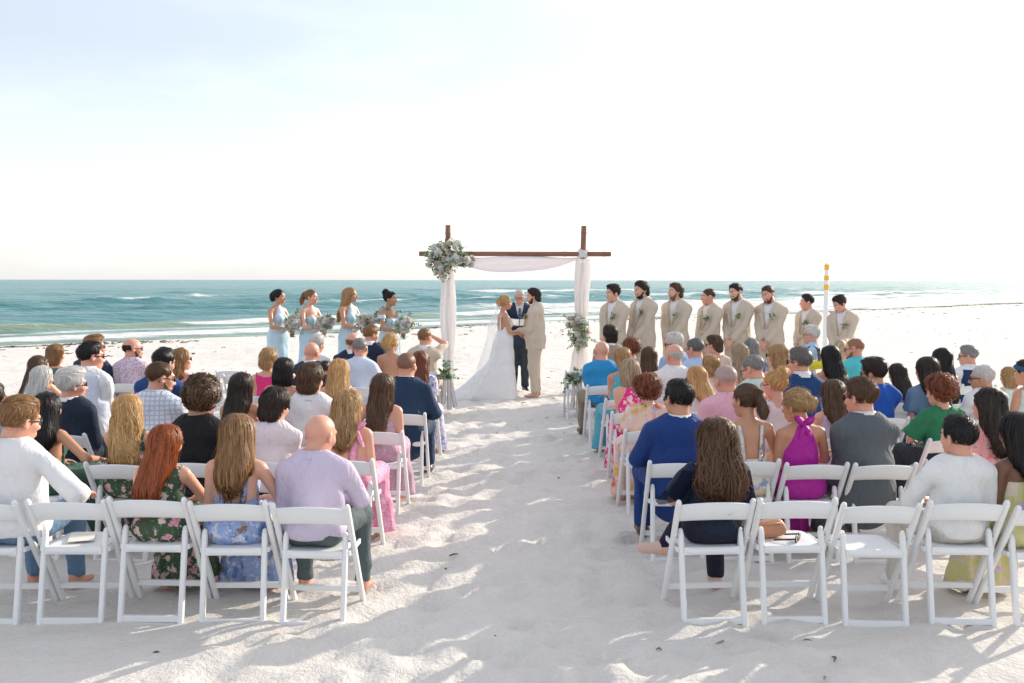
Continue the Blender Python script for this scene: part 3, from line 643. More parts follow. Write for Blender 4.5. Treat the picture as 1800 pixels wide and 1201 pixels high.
def ik(S, H, l1, l2, pole):
    D = H - S; d = min(np.linalg.norm(D), .985 * (l1 + l2)); u = unit(D); a = (l1 * l1 - l2 * l2 + d * d) / (2 * d); h = math.sqrt(max(l1 * l1 - a * a, 0)); p = np.asarray(pole, float); p = unit(p - u * (p @ u))
    return S + u * a + p * h, S + u * d
CUTS = {
    'strapless': lambda x, y, z: z - .335,
    'lowback': lambda x, y, z: z - (.195 + .16 * np.clip((y + .05) / .10, 0, 1)),
    'openback': lambda x, y, z: np.where(y < .02, z - .10, np.maximum(z - .48, np.abs(x) - (.06 + (.46 - z) * .5))),
    'halter': lambda x, y, z: np.maximum(z - .492, np.where(z > .22, np.abs(x) - (.050 + (.475 - z) * .46), -1)),
    'tank': lambda x, y, z: np.maximum(np.where(np.abs(x) < .12, z - (.452 + .25 * np.maximum(np.abs(x) - .05, 0)), -1), np.where(z > .31, np.abs(x) - .138, -1)),
    'round': lambda x, y, z: np.maximum(z - .57, np.where(z > .40, .072 - np.sqrt(x * x + (y + .005) ** 2), -1)),
    'collar': lambda x, y, z: np.maximum(z - .585, np.where(z > .44, .070 - np.sqrt(x * x + (y + .016) ** 2), -1)),
    'bateau': lambda x, y, z: np.where(np.abs(x) < .14, z - .455, -1),
}
SKIN = {'fair': (.68, .40, .285), 'pink': (.66, .345, .25), 'tan': (.54, .285, .175), 'olive': (.44, .25, .15), 'brown': (.17, .080, .045)}
HAIRC = {'black': (.012, .010, .010), 'dark': (.035, .022, .016), 'brown': (.115, .060, .029), 'chestnut': (.125, .062, .030), 'auburn': (.22, .065, .026), 'red': (.34, .085, .022), 'light': (.31, .165, .070), 'blond': (.62, .39, .165),
         'dirty': (.46, .29, .135), 'ash': (.44, .34, .23), 'grey': (.30, .29, .28), 'white': (.68, .66, .63), 'salt': (.18, .17, .165)}
WHITE = (.80, .79, .78)
NP = [0]
def person(label, pos, rz=0.0, s=1.0, sex='m', b=.3, pose='sit', lod=1, lean=0.0, roll=0.0, arms=('lap', 'lap'), head=(0, 0, 0), skn='fair', hair='short', hairc='brown', hl=.35, top='shirt', mat=None, cut=None,
           sleeve=None, legs=None, feet='bare', beard=None, glasses=None, knee=.13, tuck=0.0, group='seated wedding guests', seat=.40, extra=None, shirt=None, ties=None, skirt=None, legcross=False, zs=1.0, hsc=1.17):
    NP[0] += 1; rng = np.random.default_rng(1000 + NP[0]); vb, vh, vd, nh, vhair = LOD[lod]; fem = sex == 'f'
    sit = pose == 'sit'; root = empty('person', pos, rz); tag(root, label, 'person', group)
    Pz = seat / s + .088 if sit else .93; P0 = np.array([0, 0, Pz]); R = rotx(-lean) @ roty(roll)
    zd = np.array([1, 1, zs]); tp = lambda v: P0 + R @ (np.asarray(v, float) * zd); inv = lambda Q: ((Q - P0) @ R) / zd
    mats_skin = skin(SKIN[skn]); sk = mats_skin
    # joints
    sw, sz = (.156, .420) if fem else (.186, .428); ar = .82 if fem else 1.0; ar *= 1 + .30 * b - .06
    hipw = .095; J = {}
    for sd in (-1, 1):
        S = tp((sd * sw, -.02, sz)); l1, l2 = (.265, .235) if fem else (.285, .25); a = arms[0 if sd < 0 else 1]
        tgt, pole = {'lap': ((sd * .045, .215, .115), (sd * .5, -.5, -.7)), 'thigh': ((sd * .13, .29, .125), (sd * .8, -.6, -.4)), 'cross': ((-sd * .09, .19, .20), (sd * .7, -.1, -.8)),
                     'hang': ((sd * .24, .02, -.08), (sd * .3, -1, 0)), 'clasp': ((sd * .034, .225, -.035), (sd * .75, -.8, -.35)), 'brow': ((sd * .05, .165, .70), (sd * 1.0, .55, -.35)),
                     'chin': ((sd * .05, .15, .55), (sd * .8, .5, -.6)), 'bouquet': ((sd * .045, .24, .14), (sd * 1.0, -.6, -.3)), 'hold': ((sd * .045, .262, .125), (sd * .6, -.7, -.8)),
                     'book': ((sd * .075, .27, .22), (sd * 1.0, -.4, -.5)), 'side': ((sd * .33, .22, .15), (sd * .8, -.5, -.5)), 'rail': ((sd * .50, -.10, .17), (sd * .3, -.8, .3)), 'up': ((sd * .20, .12, .62), (sd * 1.0, .3, -.6)),
                     'knee': ((sd * .10, .36, .11), (sd * .9, -.4, -.3))}[a]
        H = P0 + np.asarray(tgt) if a not in ('brow', 'chin', 'up', 'clasp', 'bouquet', 'hold', 'book') else tp(tgt)
        E, H = ik(S, H, l1, l2, pole); J[sd] = dict(S=S, E=E, H=H, kind='grip' if a in ('clasp', 'bouquet', 'hold', 'rail') else 'relaxed')
        hip = P0 + np.array([sd * hipw, .0, -.01])
        if sit:
            kw = knee if not (legcross and sd < 0) else -.02; K = P0 + np.array([sd * kw, .435, -.005 + (.09 if legcross and sd < 0 else 0)]); A = np.array([sd * (kw + .01) if not (legcross and sd < 0) else -.24, .43 - tuck, .085 if not (legcross and sd < 0) else .30])
        else: K = np.array([sd * .095, .015, .49]); A = np.array([sd * .10, -.02, .085])
        J[sd].update(hip=hip, K=K, A=A)
    # body
    tz = xf(torso(sex, b, 0, zs), R, P0); neck_b = tp((0, -.012, .49 if not fem else .465)); limbs = []
    hp = tp((0, .0, .555 if not fem else .525)); hR = rotz(head[0]) @ rotx(head[1]) @ roty(head[2]); hR = R @ hR if not sit else hR; hs = hsc * (1.0 if not fem else .955)
    ho = hp + hR @ np.array([0, .018, .112 if not fem else .108])
    limbs.append(RC(neck_b, ho + hR @ np.array([0, -.03, -.12]) * hs, .060 if not fem else .047, .052 if not fem else .043))
    for sd in (-1, 1):
        j = J[sd]; limbs += [RC(j['S'], j['E'], .052 * ar, .042 * ar), RC(j['E'], j['H'], .041 * ar, .027 * ar), RC(j['hip'], j['K'], .085 + .03 * b, .058 + .008 * b), RC(j['K'] + [0, -.005, 0], j['A'], .056 + .006 * b, .036)]
        yaw = sd * -.12 if not legcross or sd > 0 else 1.2; fd = np.array([math.sin(-yaw), math.cos(yaw), 0]); A = j['A']; up = A[2] - .05 if (legcross and sd < 0) else 0
        limbs += [RC(A + [0, -.015, 0], np.array([A[0], A[1], .045 + up]) - fd * .02, .036, .036), RC(np.array([A[0], A[1], .042 + up]), np.array([A[0], A[1], .026 + up]) + fd * .155, .036, .024, (0, 0, 1), .8)]
        j['foot'] = (np.array([A[0], A[1], 0]), fd, up)
    bodyp = tz + limbs
    # garments: (name, shapes, cut, blend, creases, material)
    G = []; tb = lambda o: xf(torso(sex, b, o, zs), R, P0)
    cf = lambda name: (lambda P: (lambda q: CUTS[name](q[:, 0], q[:, 1], q[:, 2]))(inv(P)))
    def arm_pr(o, ln, loose=1.0):
        r = []
        for sd in (-1, 1):
            j = J[sd]
            if ln <= .5: r.append(RC(j['S'], j['S'] + (j['E'] - j['S']) * (ln * 2), .052 * ar + o, (.048 * ar + o * 1.6) * loose, cap=True, k=.018))
            else: r += [RC(j['S'], j['E'], .053 * ar + o, .043 * ar + o, k=.018), RC(j['E'], j['E'] + (j['H'] - j['E']) * ((ln - .5) * 2), .043 * ar + o, (.029 * ar + o) * loose, cap=True, k=.012)]
        return r
    def leg_pr(o, ln=1.0):
        r = [EL(P0 + [0, -.005, 0], (.166 + .035 * b + o, .120 + .033 * b + o, .108 + o))]
        for sd in (-1, 1):
            j = J[sd]; r += [RC(j['hip'], j['K'], .090 + .032 * b + o, .062 + .01 * b + o)]
            if ln > .5: r.append(RC(j['K'], j['K'] + (j['A'] - j['K']) * ((ln - .5) * 2), .062 + .01 * b + o, .048 + o, cap=True))
        return r
    seed = int(rng.integers(1e6))
    if top in ('dress', 'blouse'):
        g = tb(.010); c0 = cf(cut or 'tank')
        if top == 'dress':
            if sit:
                zh = .05 if skirt is None else skirt; kz = J[1]['K'][2]
                for sd in (-1, 1):
                    j = J[sd]; g += [RC(j['hip'], j['K'], .100 + .03 * b, .078), RC(j['K'] + [0, .0, -.01], np.array([j['K'][0] * 1.15, j['K'][1] + .02, zh]), .078, .105)]
                g += [RC(P0, (J[1]['K'] + J[-1]['K']) / 2, .10, .07), RC((J[1]['K'] + J[-1]['K']) / 2 - [0, .02, .01], np.array([0, J[1]['K'][1] - .02, zh]), .075, .11)]
                cutf = lambda P: np.maximum(c0(P), zh - P[:, 2])
                wf = wrinkle(.004, seed); dsp = lambda P: wf(P) + .010 * np.sin(P[:, 0] * 62 + 2 * np.sin(P[:, 2] * 7)) * np.clip((kz - P[:, 2]) / .25, 0, 1)
            else:
                g += [RC(P0 + [0, 0, .03], np.array([0, -.02, .45]), .182, .205, (0, 1, 0), .80), RC(np.array([0, -.02, .45]), np.array([0, -.05, .0]), .205, .29, (0, 1, 0), .9)]
                cutf = lambda P: np.maximum(c0(P), .012 - P[:, 2]); wf = wrinkle(.003, seed)
                dsp = lambda P: wf(P) + .014 * np.sin(9 * np.arctan2(P[:, 0], P[:, 1] + .02) + 3 * P[:, 2]) * np.clip((.85 - P[:, 2]) / .6, 0, 1)
        else: cutf, dsp = (lambda P: np.maximum(c0(P), P0[2] - .06 - P[:, 2])), wrinkle(.006, seed, 34)
        if sleeve: g += arm_pr(.014 if sleeve > .5 else .020, sleeve, 1.25 if sleeve > .5 else 1.3)
        G.append(('dress' if top == 'dress' else 'blouse', g, cutf, .045, dsp, mat))
        if top == 'blouse': G.append(('trousers', leg_pr(.012), None, .04, wrinkle(.005, seed + 1), legs))
    else:
        suit = top == 'suit'; shm = shirt or fabric(WHITE)
        if suit:
            zb = .205                          # where the jacket closes
            c0 = cf('collar'); drop = -.085 if sit else -.16
            def cj(P):
                q = inv(P); c = np.maximum(CUTS['collar'](q[:, 0], q[:, 1], q[:, 2]) + .008, -1); wedge = np.abs(q[:, 0]) * .95 - (q[:, 2] - zb) * .21; c = np.maximum(c, -np.maximum(wedge, .015 - q[:, 1]))
                return np.maximum(c, np.where(np.abs(q[:, 0]) < .23 + .05 * b, drop - q[:, 2], -1)) if not sit else c
            g = tb(.027) + [dict(p, k=.007) for p in arm_pr(.018, .97, .95)]
            for sd in (-1, 1): g.append(RC(tp((sd * .10, -.02, sz + .006)), tp((sd * (sw - .016), -.02, sz - .004)), .058, .060))
            g.append(RC(tp((0, -.004, .14)), tp((0, -.006, drop - .03)), .168 + .05 * b, .186 + .05 * b, (0, 1, 0), .76))
            G.append(('jacket', g, cj, .04, wrinkle(.0075, seed, 32), mat)); G.append(('shirt', tb(.004), c0, .04, None, shm))
        else:
            cn = cut or 'collar'; cutf = cf(cn)
            hem = lambda P: np.maximum(cutf(P), np.where(np.abs(P[:, 0]) < .21 + .06 * b, P0[2] - (.055 if sit else .10) - P[:, 2], -1)) if True else None
            g = tb(.020) + [EL(P0 + [0, -.005, .02], (.188 + .035 * b, .146 + .035 * b, .10))] + arm_pr(.014 if (sleeve or .95) > .5 else .022, sleeve or .95, 1.1 if (sleeve or .95) > .5 else 1.15)
            G.append(('shirt', g, hem, .045, wrinkle(.010, seed, 30), mat))
            if top == 'vest': G.append(('waistcoat', tb(.038), (lambda P: (lambda q: np.maximum(np.maximum(np.where(q[:, 2] > .25, np.abs(q[:, 0]) - .165, np.abs(q[:, 0]) - .20), q[:, 2] - .50), -.06 - q[:, 2]))(inv(P))), .04, wrinkle(.003, seed), shirt))
        G.append(('trousers', leg_pr(.007 if not suit else .016), None, .04, wrinkle(.006, seed + 2, 40), legs or fabric((.03, .035, .05))))
    # skin mesh: what the clothes leave bare, over a plain core that keeps the figure in one piece
    mb = MB(); V, F = mesh_sdf(bodyp, vb, .03); hid = np.zeros(len(V), bool)
    for nm, g, c, k, dsp, m in G: hid |= sdf(g, V, k, c) < -.011
    keep = ~hid[F].all(1); F = F[keep]; us = np.unique(F); mp = np.full(len(V), -1); mp[us] = np.arange(len(us)); mb.add(V[us] * s, mp[F], 0)
    core = xf(torso(sex, b, -.03, zs), R, P0) + [dict(p, ra=p['ra'] * .6, rb=p['rb'] * .6) for p in limbs]
    Vc, Fc = mesh_sdf(core, .055, .03); mb.add(Vc * s, Fc, 0)
    HV, HF, LF = head_mesh(sex, vh); hb = make_hair(hair, hl, rng, nh, vhair) if hair != 'bald' else None
    if hb is not None: HF = HF[~hb.hides(HV)[HF].all(1)]; us = np.unique(np.concatenate([HF.ravel(), LF.ravel()])); mp = np.full(len(HV), -1); mp[us] = np.arange(len(us)); HV, HF, LF = HV[us], mp[HF], mp[LF]
    hv = (HV * hs) @ hR.T + ho; mb.add(hv * s, HF, 0); mb.add(hv * s, LF, 1)
    for sd in (-1, 1):
        for c_, r_, mi in (((sd * .0325, .0775, .009), .0130, 2), ((sd * .0325, .0840, .0085), .0080, 3)):
            bv, f3, f4 = ball(c_, r_, 8, 6); mb.add(((bv * hs) @ hR.T + ho) * s, f4, mi); mb.add(((bv * hs) @ hR.T + ho) * s, f3, mi)
        bt = np.array([(sd * .014, .094, .026), (sd * .03, .092, .032), (sd * .046, .080, .029), (sd * .055, .068, .022)]); t_ = MB().tube(bt, [.0035, .0045, .0045, .002], 5)
        for v_, f_ in zip(t_.v, t_.f): mb.add(((v_ * hs) @ hR.T + ho) * s, f_ - f_.min(), 4)
        HVd, HFd = hand_mesh(J[sd]['kind'], vd); fd = unit(J[sd]['H'] - J[sd]['E']); pn = np.array([0, 0, 1.0]) if abs(fd[2]) < .9 else np.array([0, -1.0, 0])
        if arms[0 if sd < 0 else 1] in ('brow', 'chin', 'clasp'): pn = np.array([0, 1.0, .2])
        zc = unit(pn - fd * (pn @ fd)); xc = np.cross(fd, zc); M = np.stack([xc * (-sd), fd, zc], 1); hz = .90 if fem else 1.0
        q = (HVd * hz) @ M.T + J[sd]['H']; mb.add(q * s, HFd if sd < 0 else HFd[:, ::-1], 0)
    hcol = HAIRC[hairc]; hcol = hcol if hair != 'buzz' else tuple(.5 * a + .5 * q * .8 for a, q in zip(hcol, SKIN[skn])); hm = hairmat(hcol) if hair != 'bald' else None
    body = mb.build('body', [sk, plain('lips', tuple(np.array(SKIN[skn]) * (.88, .68, .68)), .4), plain('eye_white', (.75, .73, .70), .3), plain('iris', (.05, .035, .025), .2), hm or plain('brow', (.2, .15, .1))], root)
    for nm, g, c, k, dsp, m in G:
        gv, gf = mesh_sdf(g, vb * {'trousers': 1.4, 'dress': 1.15, 'jacket': 1.05, 'shirt': 1.05}.get(nm, 1), k, c, dsp); gb = MB().add(gv * s, gf, 0); ms = [m]
        if nm in ('shirt', 'jacket') and (cut or 'collar') == 'collar':      # turned-up ring of a collar, with its own thickness
            jk = nm == 'jacket'; n = 22; o = []; r0 = (.085 if jk else .077) * (1 if not fem else .85)
            for rr, z0, ex in ((r0 + .014, .500 if jk else .520, .014), (r0 + .003, .552 if jk else .580, .0), (r0 - .004, .552 if jk else .580, .0), (r0 - .002, .490, 0)):
                for i in range(n):
                    a = i / n * 2 * math.pi; fr = max(0, math.sin(a)); o.append(tp((math.cos(a) * (rr + ex), math.sin(a) * (rr + ex) - .014, z0 - (.10 if jk else .055) * fr ** 2 * (1 if z0 > .5 else .7))))
            fs = [[k_ * n + i, k_ * n + (i + 1) % n, (k_ + 1) * n + (i + 1) % n, (k_ + 1) * n + i] for k_ in range(3) for i in range(n) if not (jk and .12 < ((i + .5) / n) < .38)]
            gb.add(np.array(o) * s, fs, 0)
        if nm == 'jacket' and not sit:
            for sd in (-1, 1):                 # lapels, pocket flaps
                lp = [(sd * .066, .070, .470), (sd * .095, .092, .400), (sd * .118, .110, .370), (sd * .080, .128, .350), (sd * .016, .150 + .03 * b, .175), (sd * .022, .140, .25), (sd * .055, .118, .36)]
                lo_ = np.array([tp(np.array(q) + [0, .028, 0]) for q in lp]); li_ = np.array([tp(np.array(q) + [0, -.004, 0]) for q in lp]); nn = len(lp); VV = np.concatenate([lo_, li_, [lo_.mean(0) + R @ [0, .008, 0]]])
                gb.add(VV * s, [[i, (i + 1) % nn, nn + (i + 1) % nn, nn + i] for i in range(nn)], 0, smooth=False); gb.add(VV * s, [[i, (i + 1) % nn, 2 * nn] for i in range(nn)], 0, smooth=False)
        go = gb.build(nm, ms, root)
    if feet != 'bare':
        for sd in (-1, 1):
            a, fd, up = J[sd]['foot']; pr = [RC(a + [0, 0, .052 + up] - fd * .035, a + [0, 0, .042 + up] + fd * .15, .047, .038), RC(a + [0, 0, .055 + up] - fd * .02, a + [0, 0, .075 + up], .046, .044)]
            v_, f_ = mesh_sdf(pr, max(.009, vd), .02, lambda P: .008 + up - P[:, 2]); MB().add(v_ * s, f_, 0).build('shoe', feet, root)
    if hair != 'bald':
        hv = [((v * hs) @ hR.T + ho) * s for v in hb.v]; hb.v = hv; hb.build('hair', hm, root)
    if beard:
        pr = [EL((0, .036, -.080), (.055, .056, .042)), RC((.060, .018, -.035), (.046, .046, -.085), .014, .018), RC((-.060, .018, -.035), (-.046, .046, -.085), .014, .018), RC((-.024, .088, -.048), (.024, .088, -.048), .008, .008), EL((0, .098, -.064), (.024, .02, .008), neg=True, k=.01)]
        v_, f_ = mesh_sdf(pr, .007, .015, lambda P: np.maximum(P[:, 2] + .034 + np.maximum(.055 - P[:, 1], 0) * -.55, -.004 - P[:, 1]), wrinkle(.002, seed, 200)); MB().add(((v_ * hs) @ hR.T + ho) * s, f_, 0, .3).build('beard', hairmat(HAIRC[beard]), root)
    if glasses:
        fr = MB(); ln = MB(); tr = lambda v: ((np.asarray(v) * hs) @ hR.T + ho) * s
        for sd in (-1, 1):
            a = np.linspace(0, 2 * math.pi, 12, endpoint=False); o = np.stack([sd * .034 + .026 * np.cos(a), .099 - .10 * np.abs(np.cos(a) * .026 + sd * sd * 0) * 0 - .012 * np.clip(sd * np.cos(a), 0, 1), .006 + .020 * np.sin(a)], 1)
            fr.tube(tr(np.concatenate([o, o[:1]])), .0026 * s, 5, cap=False); c_ = np.concatenate([o, o.mean(0)[None] + [0, .003, 0]]); ln.add(tr(c_), [[i, (i + 1) % 12, 12] for i in range(12)]); fr.bar(tr((sd * .058, .088, .010)), tr((sd * .083, -.012, .012)), .004 * s, .007 * s, (1, 0, .01))
        fr.tube(tr([(-.010, .100, .010), (0, .103, .013), (.010, .100, .010)]), .0025 * s, 5); go = fr.build('sunglasses' if glasses != 'clear' else 'glasses', plain('glasses_frame', (.02, .02, .022), .25), root)
        ln.build('lens', glassy((.015, .014, .016)) if glasses != 'clear' else sheer((.8, .8, .8), .12, .3), go)
    return dict(root=root, J=J, tp=tp, s=s, ho=ho, hR=hR, P0=P0, R=R)

# ------------------------------------------------------------------ folding chairs
CHAIR_W = .455
def chair_material():
    m, nt, b = nmat('white_resin'); co = objco(nt); n = noise(nt, co, 6.0, 4)
    c = mixc(nt, n, (.74, .745, .75), (.82, .82, .815)); d = noise(nt, co, 55.0, 5, .7); c = mixc(nt, ramp(nt, d, [(.60, 0.0), (.78, .35)]), c, (.60, .57, .52))
    nt.links.new(c, b.inputs['Base Color']); b.inputs['Roughness'].default_value = .42; bump(nt, b, noise(nt, co, 90.0, 2), .05, .004); return m
CM = chair_material()
def chair_parts():
    parts = []; hw = CHAIR_W / 2 - .019; yt, yf = -.245, .205; zt = .695
    at = lambda z: yf + (yt - yf) * (z + .02) / (zt + .02)
    for sd in (-1, 1):
        m = MB(); m.bar((sd * hw, yf, -.03), (sd * hw, yt, zt), .031, .040, (1, 0, 0), rnd=.012); bv, f3, f4 = ball((0, 0, 0), 1.0, 10, 6)
        q = bv * [.0155, .020, .018] + [sd * hw, yt, zt]; m.add(q, f3).add(q, f4); parts.append(('upright', m))
    for sd in (-1, 1):
        m = MB(); x = sd * (hw - .038); m.bar((x, -.215, -.03), (x, -.118, .500), .031, .042, (1, 0, 0), rnd=.012); bv, f3, f4 = ball((0, 0, 0), 1.0, 10, 6)
        q = bv * [.0155, .021, .022] + [x, -.1175, .500]; m.add(q, f3).add(q, f4); parts.append(('leg', m))
    m = MB(); xs = np.linspace(-hw, hw, 13); V = []                       # curved top slat, taller in the middle
    for x in xs:
        t = 1 - (x / hw) ** 2; z1 = .678 + .022 * t; z0 = .575 + .014 * t; yc = lambda z: at(z) - .030 * t + .004
        V += [(x, yc(z0) + .010, z0), (x, yc(z1) + .010, z1 - .006), (x, yc(z1), z1), (x, yc(z1) - .010, z1 - .006), (x, yc(z0) - .010, z0 + .004), (x, yc(z0), z0 - .004)]
    F = [[i * 6 + k, i * 6 + (k + 1) % 6, (i + 1) * 6 + (k + 1) % 6, (i + 1) * 6 + k] for i in range(12) for k in range(6)]; m.add(V, np.array(F)[:, ::-1]); parts.append(('backrest', m))
    m = MB(); n = 14; R = []                                              # padded seat with rounded corners
    for (sx, z, g) in ((.97, .382, 0), (1.0, .386, 0), (1.0, .408, 0), (.965, .417, 0), (.80, .420, 0), (.5, .417, 0)):
        for i in range(32):
            a = i / 32 * 2 * math.pi; c, s_ = math.cos(a), math.sin(a); e = .28; R.append((np.sign(c) * abs(c) ** e * (.172) * sx, .015 + np.sign(s_) * abs(s_) ** e * .188 * sx, z))
    F = [[k * 32 + i, k * 32 + (i + 1) % 32, (k + 1) * 32 + (i + 1) % 32, (k + 1) * 32 + i] for k in range(5) for i in range(32)]; R.append((0, .015, .416)); R.append((0, .015, .382))
    m.add(R, F); m.add(R, [[160 + i, 160 + (i + 1) % 32, 192] for i in range(32)] + [[(i + 1) % 32, i, 193] for i in range(32)]); parts.append(('seat', m))
    m = MB(); m.bar((-hw + .05, -.150, .398), (hw - .05, -.150, .398), .026, .044, (0, 1, 0)); parts.append(('seat_rail', m))
    m = MB(); m.bar((-hw + .05, -.209, .012), (hw - .05, -.209, .012), .026, .036, (0, 1, 0)); parts.append(('stretcher', m))
    m = MB(); m.bar((-hw + .01, at(.115), .115), (hw - .01, at(.115), .115), .024, .034, (0, 1, 0)); parts.append(('stretcher', m))
    for sd in (-1, 1):
        m = MB(); m.bar((sd * (hw - .017), .165, .392), (sd * (hw - .017), -.135, .402), .012, .028, (1, 0, 0)); parts.append(('seat_link', m))
    return [(n, p.mesh(n, [CM])) for n, p in parts]
CHAIR = chair_parts(); BOLT = MB(); v_, a_, b_ = ball((0, 0, 0), .006, 8, 4); BOLT.add(v_, a_).add(v_, b_); BOLT = BOLT.mesh('bolt', [plain('steel', (.35, .35, .36), .3, .05, .9)])
def chair(x, y, rz, label, group='white folding chairs in rows'):
    rr = random.Random(int(x * 997 + y * 131)); z = ground(x, y) - .006 + rr.uniform(-.014, .006); o = empty('folding_chair', (x, y, z), rz + rr.uniform(-.025, .025)); o.rotation_euler[0] = rr.uniform(-.014, .014); o.rotation_euler[1] = rr.uniform(-.014, .014); tag(o, label, 'chair', group)
    for n, me in CHAIR: link_mesh(n, me, o)
    for sd in (-1, 1): link_mesh('bolt', BOLT, o, (sd * (CHAIR_W / 2 - .0355), -.122, .470))
    return o

# ------------------------------------------------------------------ fabrics
NAVY, BLUE, TEALSUIT, GREYS = fabric((.018, .030, .070)), fabric((.012, .045, .19)), fabric((.030, .065, .125)), fabric((.105, .120, .135))
BLACK, WSHIRT, PSHIRT, LAV = fabric((.012, .012, .014)), fabric((.80, .79, .80)), fabric((.80, .70, .72)), fabric((.62, .54, .68))
TAN, TANW, KHAKI, DENIM = fabric((.62, .525, .42)), fabric((.62, .525, .42), .75, .08, .55), fabric((.27, .23, .17)), fabric((.13, .22, .34))
PALEB, PINKS, SKYB = fabric((.45, .60, .80)), fabric((.80, .45, .52)), fabric((.035, .30, .62))
MAID = fabric((.54, .71, .80), .5, .08, .3); GOWN = fabric((.90, .89, .885), .6, .15, .3)
GREYT, DARKT = fabric((.095, .125, .130)), fabric((.03, .035, .045))
FL_GREEN = printed((.055, .095, .055), ((.70, .38, .36), (.72, .62, .50), (.62, .16, .30)), 17.0, .40, (.14, .21, .10))
FL_BLUE = printed((.30, .40, .68), ((.10, .20, .50), (.70, .72, .78), (.20, .12, .07)), 15.0, .46, (.62, .68, .80))
FL_PINK = printed((.82, .34, .50), ((.72, .10, .26), (.85, .62, .68)), 44.0, .36)
FL_MAUVE = printed((.58, .36, .46), ((.50, .10, .20), (.70, .62, .72), (.30, .28, .42)), 46.0, .36)
FL_PASTEL = printed((.76, .72, .60), ((.40, .36, .62), (.78, .58, .12), (.18, .28, .50)), 15.0, .42, (.66, .62, .72))
FL_MULTI = printed((.80, .56, .48), ((.62, .12, .06), (.75, .46, .06), (.40, .42, .68), (.80, .74, .66)), 13.0, .52, (.72, .60, .20))
FL_HOT = printed((.78, .03, .22), ((.82, .62, .62), (.80, .40, .50)), 22.0, .40)
FL_CORAL = printed((.80, .36, .36), ((.70, .10, .16), (.25, .22, .28)), 24.0, .34)
FL_LILAC = printed((.74, .58, .68), ((.13, .10, .20), (.46, .34, .52)), 62.0, .42)
FL_YELL = printed((.62, .60, .28), ((.58, .36, .62), (.70, .60, .35)), 11.0, .42)
FL_VIOLET = printed((.76, .74, .80), ((.14, .12, .50), (.35, .30, .60)), 40.0, .42)
FL_MINT = printed((.56, .72, .66), ((.75, .62, .60), (.40, .56, .50)), 24.0, .36)
TURQ = tiled((.02, .40, .50), (.70, .78, .78), (.02, .22, .45), 17.0)
CHECK = checked((.72, .74, .80), (.45, .52, .68), 26.0)
SHOE_BR, SHOE_BK, SHOE_WH = plain('brown_leather', (.10, .05, .03), .4), plain('black_leather', (.015, .015, .015), .35), plain('white_trainer', (.75, .75, .74), .6)

# ------------------------------------------------------------------ seated guests
ROWS = [None, 5.30, 6.51, 7.72, 8.93, 10.14, 11.35, 12.45, 13.40]
def seat_of(row, x):                           # chairs stand shoulder to shoulder out from the aisle
    return x
